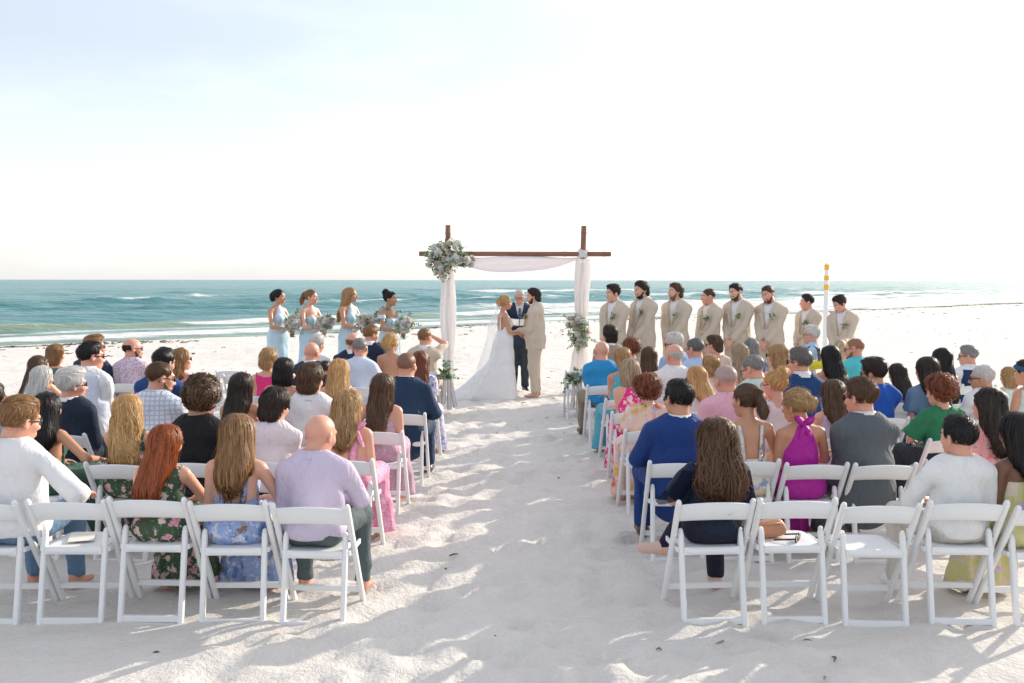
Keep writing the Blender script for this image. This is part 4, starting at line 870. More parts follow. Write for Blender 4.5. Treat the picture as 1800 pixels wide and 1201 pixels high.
# (row, u, v of the crown in the photograph, sex, build, hair, colour, skin, who, options)
M, W = 'm', 'f'
suit = lambda m, **k: dict(top='suit', mat=m, legs=k.pop('legs', m), feet=k.pop('feet', SHOE_BR), **k)
shirt = lambda m, **k: dict(top='shirt', mat=m, **k)
polo = lambda m, **k: dict(top='shirt', mat=m, sleeve=.40, **k)
dress = lambda m, c='tank', **k: dict(top='dress', mat=m, cut=c, **k)
G = [
 # the side where the bridesmaids stand
 (1, 24, 699, M, .55, 'short', 'light', 'pink', 'person in white shirt and jeans resting a forearm by the empty chair', shirt(WSHIRT, legs=DENIM, glasses='clear', arms=('rail', 'side'), hy=-.5, dx=-.06)),
 (1, 285, 745, W, .40, 'long', 'red', 'fair', 'person in green rose-print sleeveless dress in the last row', dress(FL_GREEN, 'tank', hl=.25, hy=-.35, glasses='clear', lean=.06)),
 (1, 415, 727, W, .30, 'long', 'light', 'fair', 'person in blue leaf-print dress with straps in the last row', dress(FL_BLUE, 'lowback', hl=.20, straps=FL_BLUE, hy=-.1)),
 (1, 552, 727, M, .62, 'bald', 'brown', 'pink', 'barefoot person in lavender shirt and slate trousers at the aisle', shirt(LAV, legs=GREYT, hy=-.45, arms=('lap', 'knee'), knee=.20)),
 (2, 80, 690, W, .25, 'long', 'black', 'tan', 'person in open-backed green halter dress with neck ribbons', dress(fabric((.05, .12, .09)), 'openback', ribbon=fabric((.05, .12, .09)), hl=.16, hy=-.2, arms=('lap', 'side'))),
 (2, 228, 692, W, .30, 'wavy', 'blond', 'fair', 'person in green rose-print dress beside the green halter dress', dress(FL_GREEN, 'tank', hl=.27, hy=-.1)),
 (2, 357, 666, M, .28, 'curly', 'brown', 'olive', 'person in black shirt seated behind the rose-print dress', shirt(BLACK, hy=-.15)),
 (2, 478, 682, M, .25, 'mid', 'dark', 'fair', 'person in pale pink shirt and dark glasses beside the black shirt', shirt(PSHIRT, hy=-.35, glasses='dark')),
 (2, 612, 684, W, .30, 'wavy', 'dirty', 'fair', 'person in pink print dress with a shoulder bow at the aisle', dress(FL_PINK, 'lowback', hl=.16, bow=FL_PINK, hy=-.5, feet='bare')),
 (2, -26, 674, M, .30, 'short', 'dark', 'tan', 'person in grey short-sleeved shirt raising a bent arm to the brow', polo(fabric((.30, .34, .40)), arms=('lap', 'brow'), hy=-.3)),
 (4, 70, 643, W, .25, 'long', 'white', 'fair', 'person in plain oatmeal sleeveless dress at the outer end of the row', dress(fabric((.62, .60, .58)), 'tank', hl=.34, hy=-.5)),
 (3, 128, 646, M, .60, 'fluffy', 'white', 'pink', 'person in dark navy suit and sunglasses behind the green halter dress', suit(fabric((.016, .026, .050)), glasses='dark', hy=-.75)),
 (3, 272, 636, M, .45, 'crop', 'brown', 'pink', 'person in fine checked shirt and sunglasses', shirt(CHECK, glasses='dark', hy=-.85, beard='light')),
 (3, 427, 654, W, .25, 'long', 'dark', 'tan', 'person in coral print halter dress in front of the black shirt', dress(FL_CORAL, 'halter', hl=.38, hy=-.15)),
 (3, 547, 639, M, .35, 'mid', 'brown', 'fair', 'person in white shirt in front of the pale pink shirt', shirt(WSHIRT, hy=-.25)),
 (3, 668, 655, W, .18, 'half', 'brown', 'fair', 'person in strapless mauve print dress at the aisle', dress(FL_MAUVE, 'strapless', hl=.27, hy=-.2)),
 (5, 70, 625, W, .25, 'long', 'brown', 'fair', 'person in dark green sleeveless dress in front of the oatmeal dress', dress(fabric((.08, .16, .10)), 'tank', hl=.36, hy=-.5)),
 (4, 156, 603, M, .45, 'short', 'black', 'pink', 'person in pale grey waistcoat over white sleeves and sunglasses', dict(top='vest', mat=WSHIRT, shirt=fabric((.62, .66, .76)), glasses='dark', hy=-.8)),
 (4, 285, 612, M, .40, 'short', 'black', 'fair', 'person in royal blue jacket beyond the checked shirt', suit(fabric((.015, .060, .20)), hy=-.35)),
 (4, 497, 628, W, .25, 'bob', 'black', 'tan', 'person in strapless hot pink flowered dress beyond the coral halter', dress(FL_HOT, 'strapless', hy=-.2)),
 (4, 594, 630, W, .25, 'half', 'blond', 'fair', 'person in blush sleeveless dress beyond the white shirt', dress(PSHIRT, 'tank', hl=.22, hy=-.1)),
 (4, 712, 619, M, .72, 'buzz', 'brown', 'pink', 'person in slate navy suit with a hand on the thigh at the aisle', suit(fabric((.020, .045, .095)), hy=-.3, knee=.19, arms=('lap', 'thigh'))),
 (6, 92, 605, W, .25, 'bob', 'light', 'fair', 'person in bottle green sleeveless dress near the water side', dress(fabric((.10, .18, .12)), 'tank', hy=-.5)),
 (6, 162, 590, M, .40, 'fluffy', 'light', 'pink', 'person in navy jacket and sunglasses beyond the grey waistcoat', suit(fabric((.03, .045, .09)), glasses='dark', hy=-.9)),
 (6, 237, 594, M, .40, 'fringe', 'dark', 'pink', 'person in lilac print shirt and sunglasses', dict(top='shirt', mat=FL_LILAC, sleeve=.40, glasses='dark', beard='brown', hy=-.95)),
 (5, 318, 612, W, .25, 'wavy', 'light', 'fair', 'person in coral print sleeveless dress and sunglasses beyond the royal blue jacket', dress(FL_CORAL, 'tank', hl=.28, glasses='dark', hy=-.8)),
 (5, 473, 612, W, .30, 'mid', 'dirty', 'fair', 'person in plain hot pink dress with a hand at the chin', dress(fabric((.75, .04, .22)), 'tank', arms=('lap', 'chin'), hy=-.3)),
 (5, 737, 617, W, .25, 'wavy', 'auburn', 'fair', 'person in violet print dress beyond the slate navy suit', dress(FL_VIOLET, 'round', hl=.30, sleeve=.36, hy=-.1)),
 (6, 548, 601, M, .45, 'bald', 'grey', 'pink', 'person in mid-navy suit behind the empty front chairs', suit(fabric((.020, .035, .075)), hy=-.4)),
 (6, 632, 594, M, .45, 'crop', 'grey', 'pink', 'person in pale blue long-sleeved shirt beyond the blush dress', shirt(fabric((.62, .70, .82)), hy=-.15)),
 (7, 560, 587, W, .25, 'fluffy', 'white', 'fair', 'person in white round-necked dress near the bridesmaids', dress(fabric((.74, .74, .74)), 'round', sleeve=.36, hy=-.5)),
 (7, 617, 584, M, .45, 'fringe', 'light', 'pink', 'person in dark navy jacket between the white dress and the slate blue dress', suit(NAVY, hy=-.2)),
 (8, 648, 572, M, .30, 'short', 'light', 'pink', 'person in navy suit with a hand at the face near the bridesmaids', suit(fabric((.018, .028, .060)), arms=('lap', 'chin'), hy=-.8)),
 (7, 686, 585, W, .25, 'updo', 'blond', 'tan', 'person in low-backed slate blue dress near the bridesmaids', dress(fabric((.10, .20, .33)), 'lowback', hy=-.5)),
 (8, 746, 577, M, .40, 'crop', 'light', 'pink', 'person in tan suit shading the eyes at the front aisle seat', suit(TAN, arms=('lap', 'brow'), hy=-.5, feet='bare')),
 # the side where the groomsmen stand
 (1, 1255, 735, W, .50, 'curls', 'chestnut', 'fair', 'person in navy blouse with sheer sleeves and legs crossed', dict(top='blouse', mat=fabric((.012, .020, .045)), legs=fabric((.012, .014, .030)), cut='bateau', sleeve=.40, hl=.20, keyhole=1, feet=plain('pink_trainer', (.62, .40, .34), .6), legcross=True, cape=1)),
 (1, 1682, 730, M, .35, 'short', 'black', 'pink', 'person in loose white shirt and white trainers in the last row', dict(top='shirt', mat=fabric((.78, .775, .76)), cut='round', legs=fabric((.62, .58, .52)), feet=SHOE_WH, hy=.35, knee=.23, sleeve=.92)),
 (1, 1806, 722, W, .30, 'long', 'black', 'brown', 'person in strapless yellow print dress in the last row', dress(FL_YELL, 'strapless', hl=.42, hy=.3)),
 (2, 1190, 667, M, .52, 'short', 'black', 'tan', 'person in royal navy suit with a hand on the thigh at the aisle', suit(BLUE, hy=.35, knee=.20, arms=('thigh', 'lap'), glasses='dark')),
 (2, 1318, 673, W, .25, 'pony', 'brown', 'tan', 'person in pastel print dress with thin straps', dress(FL_PASTEL, 'lowback', hl=.30, hy=.55, straps=FL_PASTEL)),
 (2, 1408, 680, W, .30, 'bun', 'dirty', 'tan', 'person in magenta halter dress tied with a bow', dress(fabric((.46, .020, .33), .5), 'halter', hy=.65, bow=fabric((.46, .020, .33), .5), earring=1)),
 (2, 1522, 665, M, .72, 'short', 'brown', 'pink', 'person in charcoal grey suit and sunglasses', suit(GREYS, hy=.55, glasses='dark')),
 (2, 1745, 680, W, .35, 'wavy', 'dark', 'fair', 'person in coral print round-necked top beside the loose white shirt', dress(FL_CORAL, 'round', hl=.22, sleeve=.4, hy=.5)),
 (3, 1137, 657, W, .38, 'perm', 'auburn', 'fair', 'person in bright patchwork print dress bowing the head at the aisle', dress(FL_MULTI, 'round', sleeve=.36, hp=-.25)),
 (4, 1228, 642, W, .30, 'long', 'blond', 'fair', 'person in cream sleeveless dress and sunglasses beyond the royal navy suit', dress(fabric((.74, .70, .68)), 'tank', hl=.28, glasses='dark', hy=.6)),
 (3, 1280, 640, M, .72, 'buzz', 'white', 'pink', 'person in pink long-sleeved shirt', shirt(PINKS, hy=.3)),
 (3, 1362, 650, W, .30, 'topbun', 'blond', 'pink', 'person in blush short-sleeved dress and clear glasses beside the pink shirt', dress(fabric((.74, .62, .60)), 'round', sleeve=.36, glasses='clear', hy=.75)),
 (3, 1463, 665, W, .22, 'half', 'brown', 'fair', 'person in lilac sleeveless top beyond the magenta dress', dress(fabric((.60, .50, .66)), 'tank', hl=.32, hy=.2)),
 (4, 1540, 628, M, .45, 'fluffy', 'dark', 'tan', 'person in cobalt blue shirt and sunglasses', shirt(fabric((.015, .09, .42)), glasses='dark', hy=.75)),
 (3, 1655, 658, W, .48, 'perm', 'auburn', 'fair', 'person in emerald green shirt with hoop earrings', dict(top='blouse', mat=fabric((.030, .20, .09)), legs=DARKT, cut='round', sleeve=.45, hy=.5, earring=1)),
 (4, 1112, 630, W, .35, 'bob', 'ash', 'fair', 'person in hot pink flowered halter at the aisle', dress(FL_HOT, 'halter', hy=.1)),
 (4, 1332, 622, M, .45, 'crop', 'grey', 'pink', 'person in mint print shirt and glasses bowing the head', polo(FL_MINT, glasses='clear', hy=.7, hp=-.35)),
 (4, 1410, 611, M, .50, 'short', 'salt', 'pink', 'person in bright navy suit and sunglasses', suit(fabric((.015, .055, .17)), glasses='dark', hy=.75)),
 (5, 1580, 637, W, .25, 'long', 'dark', 'fair', 'person in white sleeveless top beyond the cobalt shirt', dress(fabric((.72, .70, .70)), 'tank', hl=.24, hy=.4)),
 (4, 1632, 625, W, .35, 'long', 'dark', 'fair', 'person in denim blue top beyond the cobalt shirt', dress(DENIM, 'round', hl=.36, sleeve=.36, hy=.4)),
 (4, 1735, 640, M, .50, 'crop', 'white', 'tan', 'person in white shirt and wrap sunglasses beyond the emerald shirt', shirt(WSHIRT, glasses='dark', hy=.9, shave=1)),
 (5, 1775, 643, W, .25, 'bob', 'dirty', 'fair', 'person in mint print sleeveless top beyond the wrap sunglasses', dress(FL_MINT, 'tank', hy=.4)),
 (5, 1093, 610, W, .35, 'mid', 'dirty', 'tan', 'person in turquoise tile-print top at the aisle', dress(TURQ, 'tank', hy=.1)),
 (6, 1137, 608, W, .25, 'long', 'brown', 'fair', 'person in blush pink sleeveless top beside the sky blue shirt', dress(PSHIRT, 'tank', hl=.26, hy=.2)),
 (5, 1183, 603, M, .50, 'fringe', 'white', 'pink', 'person in crisp white shirt without glasses beyond the patchwork dress', shirt(WSHIRT, hy=.4)),
 (5, 1255, 624, W, .25, 'mid', 'dirty', 'fair', 'person in sand-coloured short-sleeved dress behind the pale beige dress', dress(fabric((.70, .58, .52)), 'round', sleeve=.4, hy=.3)),
 (6, 1302, 602, W, .25, 'wavy', 'ash', 'fair', 'person in pale beige sleeveless dress in front of the mint print shirt', dress(fabric((.66, .60, .52)), 'tank', hl=.34, hy=.2)),
 (5, 1368, 602, W, .25, 'wavy', 'dirty', 'fair', 'person in blue sleeveless dress and sunglasses', dress(fabric((.10, .18, .36)), 'tank', hl=.30, glasses='dark', hy=.7)),
 (5, 1456, 605, W, .30, 'long', 'black', 'tan', 'person in strapless grey dress beside the yellow tote bag', dress(fabric((.30, .34, .36)), 'strapless', hl=.32, hy=.2)),
 (6, 1508, 593, M, .50, 'buzz', 'light', 'pink', 'person in aqua short-sleeved shirt and sunglasses', polo(fabric((.10, .58, .62)), glasses='dark', hy=1.0, beard='light')),
 (5, 1657, 610, W, .28, 'long', 'black', 'fair', 'person in pale grey sleeveless dress beyond the denim top', dress(fabric((.35, .38, .42)), 'tank', hl=.34, hy=.5)),
 (6, 1702, 606, M, .45, 'short', 'grey', 'pink', 'person in navy waistcoat over white sleeves and sunglasses', dict(top='vest', mat=WSHIRT, shirt=fabric((.016, .040, .12)), glasses='dark', hy=1.0)),
 (4, 1808, 632, W, .25, 'short', 'dark', 'tan', 'person in mint print top and teal headband at the end of the row', dress(FL_MINT, 'tank', hy=.6, band=fabric((.02, .10, .20)))),
 (6, 1060, 598, M, .50, 'bald', 'grey', 'pink', 'person in bright sky blue shirt and khaki trousers at the aisle', polo(fabric((.030, .28, .58)), legs=KHAKI, feet=SHOE_BR, hy=.3, glasses='dark', knee=.20)),
 (7, 1112, 594, W, .30, 'perm', 'auburn', 'fair', 'person in taupe short-sleeved dress near the front aisle', dress(fabric((.42, .36, .33)), 'round', sleeve=.36, hy=.3)),
 (6, 1224, 593, M, .45, 'crop', 'salt', 'pink', 'person in powder blue shirt and clear glasses', shirt(PALEB, glasses='clear', hy=.7)),
 (7, 1322, 595, W, .25, 'mid', 'grey', 'fair', 'person in deep blue round-necked dress near the groomsmen', dress(fabric((.05, .16, .34)), 'round', sleeve=.36, hy=.2)),
 (7, 1189, 584, M, .45, 'fluffy', 'white', 'pink', 'person in soft blue shirt and sunglasses near the groomsmen', shirt(fabric((.36, .50, .74)), glasses='dark', hy=.9)),
 (7, 1256, 588, W, .30, 'mid', 'brown', 'pink', 'person in peach top and sunglasses near the groomsmen', dress(fabric((.74, .56, .46)), 'round', sleeve=.4, glasses='dark', hy=.8)),
 (8, 1072, 572, M, .40, 'mid', 'dark', 'fair', 'person in taupe suit in the front row', suit(fabric((.34, .28, .23)), hy=.4)),
]
def ribbon_mesh(pts, w, n=None, th=.004):
    """a flat strip along points with unit normals n, w wide and th thick"""
    pts = np.asarray(pts, float); m = len(pts); n = np.broadcast_to(np.asarray(n if n is not None else (0, -1, 0), float), pts.shape); d = np.gradient(pts, axis=0); sd = np.cross(n, d); sd /= np.linalg.norm(sd, axis=1)[:, None] + 1e-9
    w = np.broadcast_to(np.asarray(w, float), (m,))[:, None]; V = np.concatenate([pts - sd * w / 2, pts + n * th, pts + sd * w / 2, pts - n * th], 1).reshape(-1, 3)
    return V, [[i * 4 + k, i * 4 + (k + 1) % 4, (i + 1) * 4 + (k + 1) % 4, (i + 1) * 4 + k] for i in range(m - 1) for k in range(4)]
def over_body(pr, pts, off):                   # lay points on the surface of blended shapes
    p = np.asarray(pts, float)
    for _ in range(4):
        e = .003; g = np.stack([sdf(pr, p + np.eye(3)[i] * e) - sdf(pr, p - np.eye(3)[i] * e) for i in range(3)], 1); g /= np.linalg.norm(g, axis=1)[:, None] + 1e-9; p = p - g * (sdf(pr, p) - off)[:, None]
    return p, g
PLAN = []
def place_guest(row, u, v, sex, build, hair, hc, skn, who, o):
    o = dict(o); D = ROWS[row]; Yc = D + .235; Yp = Yc - .02
    q = at_y(u, v, Yp + .03); x = q[0]; zt = q[2]; rr = random.Random(u * 7 + row)
    hy = o.pop('hy', None); hp = o.pop('hp', rr.uniform(-.20, .06)); sfx = {k: o.pop(k, None) for k in ('straps', 'ribbon', 'bow', 'keyhole', 'earring', 'band', 'cape', 'shave')}; xc = x + o.pop('dx', 0)
    gz = ground(xc, Yc); s = {'m': .955, 'f': .895}[sex]; top = (.112 + .118 * 1.17 + .010) if sex == 'm' else (.108 + .113 * 1.17 + .014); nb = .555 if sex == 'm' else .525
    if hair in ('curly', 'perm', 'fluffy'): top += .012
    zz = zt - gz; zs = ((zz - .42) / s - .088 - top) / nb
    if zs < .88: zs = .88; s = (zz - .42) / (.088 + top + nb * zs)
    if zs > 1.06: zs = 1.06; s = (zz - .42) / (.088 + top + nb * zs)
    o.setdefault('lean', rr.uniform(-.08, .10)); o.setdefault('roll', rr.uniform(-.045, .045)); o.setdefault('arms', rr.choice((('lap', 'lap'), ('thigh', 'lap'), ('lap', 'thigh'), ('cross', 'cross'), ('lap', 'knee')))); o.setdefault('feet', 'bare'); yaw = math.atan2(x - .1, 16.2 - Yp); face = yaw * .30 + rr.uniform(-.10, .10)
    if hy is None: hy = rr.uniform(-.1, .1) + yaw * .5
    lod = 0 if row <= 2 else (1 if row <= 4 else 2)
    pr = person(who + (' seated' if False else ''), (x, Yp, gz), face, s, sex, build, 'sit', lod, head=(hy - face, hp, rr.uniform(-.10, .10)), skn=skn, hair=hair, hairc=hc, zs=zs, seat=.42, **o)
    PLAN.append([row, xc, Yc, face * .5, 'white chair under ' + chair_who(who)])
    tp, root, s, b = pr['tp'], pr['root'], pr['s'], build
    tor = xf(torso(sex, build, .010, zs), pr['R'], pr['P0'])
    if sfx['straps']:
        for sd in (-1, 1):
            pts = [tp((sd * xx, yy, z)) for xx, yy, z in ((.078, -.13, .16), (.082, -.12, .25), (.085, -.11, .34), (.088, -.06, .44), (.088, .0, .46), (.085, .06, .42), (.075, .1, .34))]
            p_, g_ = over_body(tor, pts, .002); V, F = ribbon_mesh(p_ * s, .034, g_); MB().add(V, F).build('strap', sfx['straps'], root)
    if sfx['bow']:
        side_ = 1 if row == 2 and x < 0 else 0; c = np.array([.085 * side_, -.055, .475 if side_ else .50]); m = MB()
        for a, ln, w in ((.7, .10, .05), (2.4, .10, .05), (-1.2, .17, .04), (-1.9, .15, .04)):
            pts = [tp(c + np.array([math.cos(a) * t * ln, -.035 - .02 * math.sin(t * 3), math.sin(a) * t * ln])) for t in np.linspace(0, 1, 5)]; V, F = ribbon_mesh(np.array(pts) * s, [w * .4, w, w * 1.1, w * .9, w * .5], (0, -1, .1), .008); m.add(V, F)
        m.build('bow', sfx['bow'], root)
        if side_:
            pts = [tp((.075, yy, z)) for yy, z in ((-.13, .16), (-.12, .26), (-.10, .36), (-.05, .45), (.0, .47), (.06, .42), (.1, .33))]; p_, g_ = over_body(tor, pts, .003); V, F = ribbon_mesh(p_ * s, .060, g_, .006); MB().add(V, F).build('strap', sfx['bow'], root)
    if sfx['ribbon']:
        for k, (x0, L) in enumerate(((-.018, .40), (.022, .36))):
            pts = [tp((x0 + .015 * math.sin(i * 1.3 + k * 2) + x0 * i * .12, -.10, .49 - L * i / 7)) for i in range(8)]; p_, g_ = over_body(tor, pts, .004); V, F = ribbon_mesh(p_ * s, .036, g_); MB().add(V, F).build('ribbon', sfx['ribbon'], root)
    if sfx['earring']:
        for sd in (-1, 1):
            a = np.linspace(0, 2 * math.pi, 14); pts = np.stack([sd * .083 + 0 * a, -.004 + .018 * np.sin(a), -.052 + .018 * np.cos(a)], 1); MB().tube(((pts @ pr['hR'].T) + pr['ho']) * s, .0026, 5, cap=False).build('earring', plain('gold', (.75, .58, .28), .25, .05, .8), root)
    if sfx['cape']:                            # sheer flutter sleeves and the slit at the back of the blouse
        for sd in (-1, 1):
            j = pr['J'][sd]; V = []; n = 11
            for k in range(6):
                t = k / 5
                for i in range(n):
                    a = -math.pi * .62 + i / (n - 1) * math.pi * 1.24; ax = j['S'] + (j['E'] - j['S']) * t * .95; r = .070 + .055 * t + .010 * math.sin(i * 2.2) * t; V.append(ax + np.array([sd * math.cos(a) * r, math.sin(a) * r, .015 - .05 * t * math.cos(a)]))
            MB().add(np.array(V) * s, [[k * n + i, k * n + i + 1, (k + 1) * n + i + 1, (k + 1) * n + i] for k in range(5) for i in range(n - 1)]).build('flutter_sleeve', sheer((.02, .025, .05), .82, .4), root)
        pts = [tp((0, -.12, z)) for z in np.linspace(.36, .17, 6)]; p_, g_ = over_body(tor, pts, .004); V, F = ribbon_mesh(p_ * s, [.004, .022, .036, .044, .046, .040], g_, .003); MB().add(V, F).build('keyhole_back', skin(SKIN[skn]), root)
    if sfx['band']:
        a = np.linspace(0, 2 * math.pi, 20); pts = np.stack([.090 * np.cos(a), -.012 + .110 * np.sin(a), .052 + .03 * np.sin(a)], 1); V, F = ribbon_mesh(((pts @ pr['hR'].T) + pr['ho']) * s, .06, (0, 0, 1), .02); MB().tube(((pts @ pr['hR'].T) + pr['ho']) * s, .022, 6, cap=False).build('headband', sfx['band'], root)
    return pr
def chair_who(w):
    ws = w.split()[:12]
    while ws[-1] in ('the', 'a', 'of', 'to', 'at', 'by', 'in', 'and', 'near', 'beyond', 'beside', 'front', 'with'): ws.pop()
    return 'the ' + ' '.join(ws)
EMPTY_SEATS = []
def seat_guests():
    for g in G: place_guest(*g)
seat_guests()
def empty_chair(row, u, label, rz=0.0):
    D = ROWS[row]; q = at_y(u, 700, D); e = [row, q[0], D + .235, rz, label]; PLAN.append(e); return e
EC1 = empty_chair(1, 122, 'empty white folding chair between the jeans and the green rose-print dress')
EC2 = empty_chair(1, 1403, 'empty white folding chair with a tan bag and sunglasses on its seat')
EC3 = empty_chair(1, 1545, 'empty white folding chair beside the loose white shirt')
empty_chair(8, 408, 'empty white folding chair standing alone in the front row near the bridesmaids')
empty_chair(7, 422, 'empty white folding chair behind the lone front-row chair')
empty_chair(8, 1024, 'empty white folding chair with greenery at the front of the groomsmen side')

def set_chairs():                              # neighbours in a row nudged apart until their frames clear
    for row in range(1, 9):
        for sd in (-1, 1):
            cs = sorted([c for c in PLAN if c[0] == row and c[1] * sd > 0], key=lambda c: c[1])
            for _ in range(60):
                for a, b in zip(cs, cs[1:]):
                    g = CHAIR_W + .004 - (b[1] - a[1])
                    if g > 0: a[1] -= g / 2; b[1] += g / 2
    for row, x, y, rz, lab in PLAN: chair(x, y, rz, lab)
set_chairs()
for (u, v, Y, sx, hr, lab, kw) in ((336, 690, 8.55, 'f', 'bob', 'small child in dark red dress standing behind the black shirt', dict(top='dress', mat=fabric((.35, .14, .16)), cut='tank')), (571, 632, 10.95, 'm', 'short', 'small child in navy shirt standing among the chairs', dict(top='shirt', mat=NAVY))):
    q = at_y(u, v, Y); z0 = ground(q[0], Y); person(lab, (q[0], Y, z0), -.2, (q[2] - z0) / 1.80, sx, .3, 'stand', 2, arms=('hang', 'hang'), skn='tan', hair=hr, hairc='dark', hsc=1.28, group='children among the guests', **kw)

# ------------------------------------------------------------------ flowers
def rose_mesh(cols):
    mb = MB(); rng = np.random.default_rng(3)
    for ring, (n, r, h, tilt) in enumerate(((3, .010, .040, .10), (5, .020, .036, .35), (6, .031, .026, .75), (7, .040, .012, 1.15))):
        for i in range(n):
            a = (i + .37 * ring + rng.uniform(-.1, .1)) / n * 2 * math.pi; w = 2 * math.pi * r / n * .75 + .006; V = []
            for u in (0, .5, 1):
                for v in (-1, 0, 1):
                    rr = r * (.35 + .65 * u) + .012 * math.sin(tilt) * u * u - .003 * abs(v); z = -.01 + (h + .012) * u * math.cos(tilt * .55) + (.002 if v else 0); aa = a + v * w / max(rr, .008) * (.6 + .4 * math.sin(u * 2.4)) * .55; V.append((rr * math.cos(aa), rr * math.sin(aa), z))
            mb.add(V, [[q, q + 1, q + 4, q + 3] for q in (0, 1, 3, 4)], 0)
    v, a, b = ball((0, 0, .012), .020, 8, 5); mb.add(v, a).add(v, b)
    return mb.mesh('rose', [petal(cols)])
ROSES = {'white': rose_mesh((.90, .885, .85)), 'cream': rose_mesh((.88, .83, .73)), 'blush': rose_mesh((.86, .74, .70))}
def hydrangea_mesh(col):
    mb = MB(); rng = np.random.default_rng(8)
    for k in range(75):
        d = unit(rng.normal(size=3) + [0, 0, .5]); c = d * .055 * rng.uniform(.85, 1.05); x = unit(np.cross(d, [.3, .5, .8])); y = np.cross(d, x); a0 = rng.uniform(0, 6)
        for i in range(4):
            a = a0 + i * math.pi / 2; e = x * math.cos(a) + y * math.sin(a); f = -x * math.sin(a) + y * math.cos(a); mb.add([c, c + e * .009 + f * .006 + d * .002, c + e * .015 + d * .003, c + e * .009 - f * .006 + d * .002], [[0, 1, 2, 3]], 0)
    v, a, b = ball((0, 0, 0), .048, 8, 5); mb.add(v, a).add(v, b); return mb.mesh('hydrangea', [petal(col)])
HYDR = hydrangea_mesh((.80, .83, .80))
LEAF = leafmat((.045, .13, .04), (.22, .36, .12)); EUC = leafmat((.08, .17, .10), (.25, .36, .24))
def leaf(mb, p, d, n, L, w, tone):
    d = unit(d); s_ = unit(np.cross(n, d)); n = np.cross(d, s_); b = n * L * .12
    mb.add([p, p + d * L * .35 + s_ * w / 2 - b * .2, p + d * L * .75 + s_ * w * .4 - b * .6, p + d * L - b, p + d * L * .75 - s_ * w * .4 - b * .6, p + d * L * .35 - s_ * w / 2 - b * .2, p + d * L * .5 - b * .9], [[0, 1, 6], [1, 2, 6], [2, 3, 6], [3, 4, 6], [4, 5, 6], [5, 0, 6]], 0, tone, True)
def arrangement(name, label, cat, loc, blobs, nl, nrose, nhyd, group=None, face=(0, -1, .2), spray=10, seed=1, parent=None, rs=1.0, lf=1.0):
    """flower heads set in leaves; blobs are (centre, radii)"""
    rng = np.random.default_rng(seed); root = empty(name, loc) if parent is None else parent
    if parent is None: tag(root, label, cat, group)
    mb = MB(); mb2 = MB(); fc = unit(face); R = []
    blobs = [(np.asarray(c, float), np.asarray(r, float)) for c, r in blobs]
    def pt(k=1.0):
        c, r = blobs[rng.integers(len(blobs))]; d = unit(rng.normal(size=3) + fc * .55); return c + d * r * k, d
    for i in range(nl):
        p, d = pt(rng.uniform(.35, .95)); dr = unit(d + rng.normal(0, .5, 3)); leaf(mb, p, dr, unit(d + rng.normal(0, .6, 3)), rng.uniform(.05, .10) * lf, rng.uniform(.022, .045) * lf, rng.random() * .9 + .05)
    for i in range(spray):                     # loose eucalyptus stems reaching out of the mass
        p, d = pt(.8); d = unit(d + rng.normal(0, .3, 3)); L = rng.uniform(.12, .24) * lf; q = p
        for k in range(6):
            q = p + d * L * (k + 1) / 6 + np.array([0, 0, -.05 * (k / 6) ** 2]); o = unit(np.cross(d, rng.normal(size=3)))
            for sg in (-1, 1): leaf(mb2, q, unit(o * sg + d * .3), unit(rng.normal(size=3)), .034 * lf, .030 * lf, rng.random() * .9 + .05)
        mb2.tube([p, p + d * L * .5, q], [.003, .002, .001], 4, tone=.3)
    for k in range(nl // 3):                   # tiny filler blossoms
        p, d = pt(1.02); v, a, b = ball(p, .009 * rs, 5, 3); mb2.add(v, a, 1).add(v, b, 1)
    for o_, nm in ((mb, 'foliage'), (mb2, 'eucalyptus')):
        t = o_.build(nm, [LEAF if nm == 'foliage' else EUC, petal((.80, .79, .72))], root); t['kind'] = 'stuff'
    for i in range(nrose + nhyd):
        best = None
        for _ in range(14):
            p, d = pt(.92); d = unit(d + fc * .6); sc = min([np.linalg.norm(p - q) for q in R] or [9]) + .05 * (d @ fc)
            if best is None or sc > best[0]: best = (sc, p, d)
        _, p, d = best; R.append(p); hy = i >= nrose
        o = link_mesh('hydrangea' if hy else 'rose', HYDR if hy else ROSES[('white', 'white', 'cream', 'white', 'white', 'white', 'blush')[rng.integers(7)]], root, p, Vector(d).to_track_quat('Z', 'Y').to_euler(), rs * rng.uniform(.85, 1.2) * (1 if not hy else 1.0))
    return root

# ------------------------------------------------------------------ the arch
YA = 16.45
def wood_material():
    m, nt, b = nmat('stained_bamboo'); co = objco(nt); mp = nd(nt, 'ShaderNodeMapping', {'Scale': (30, 30, 2.5)}); nt.links.new(co, mp.inputs['Vector'])
    n = noise(nt, mp.outputs[0], 1.5, 5, .6); c = ramp(nt, n, [(.25, (.13, .055, .035)), (.6, (.27, .125, .08)), (.85, (.36, .19, .125))]); nt.links.new(c, b.inputs['Base Color']); b.inputs['Roughness'].default_value = .45
    bump(nt, b, n, .3, .01); return m
WOOD = wood_material()
def pole(name, a, b, r, parent, nodes):
    a = np.asarray(a, float); b = np.asarray(b, float); ts = [0]; rs = [r]
    for t in nodes: ts += [t - .012, t - .004, t, t + .004, t + .012]; rs += [r, r * 1.04, r * 1.10, r * 1.04, r]
    ts.append(1); rs.append(r * .97); L = np.linalg.norm(b - a); R = Vector(b - a).to_track_quat('Z', 'X').to_matrix()
    o = MB().tube([(0, 0, t * L) for t in ts], rs, 16).build(name, WOOD, parent, loc=a); o.rotation_euler = R.to_euler(); return o
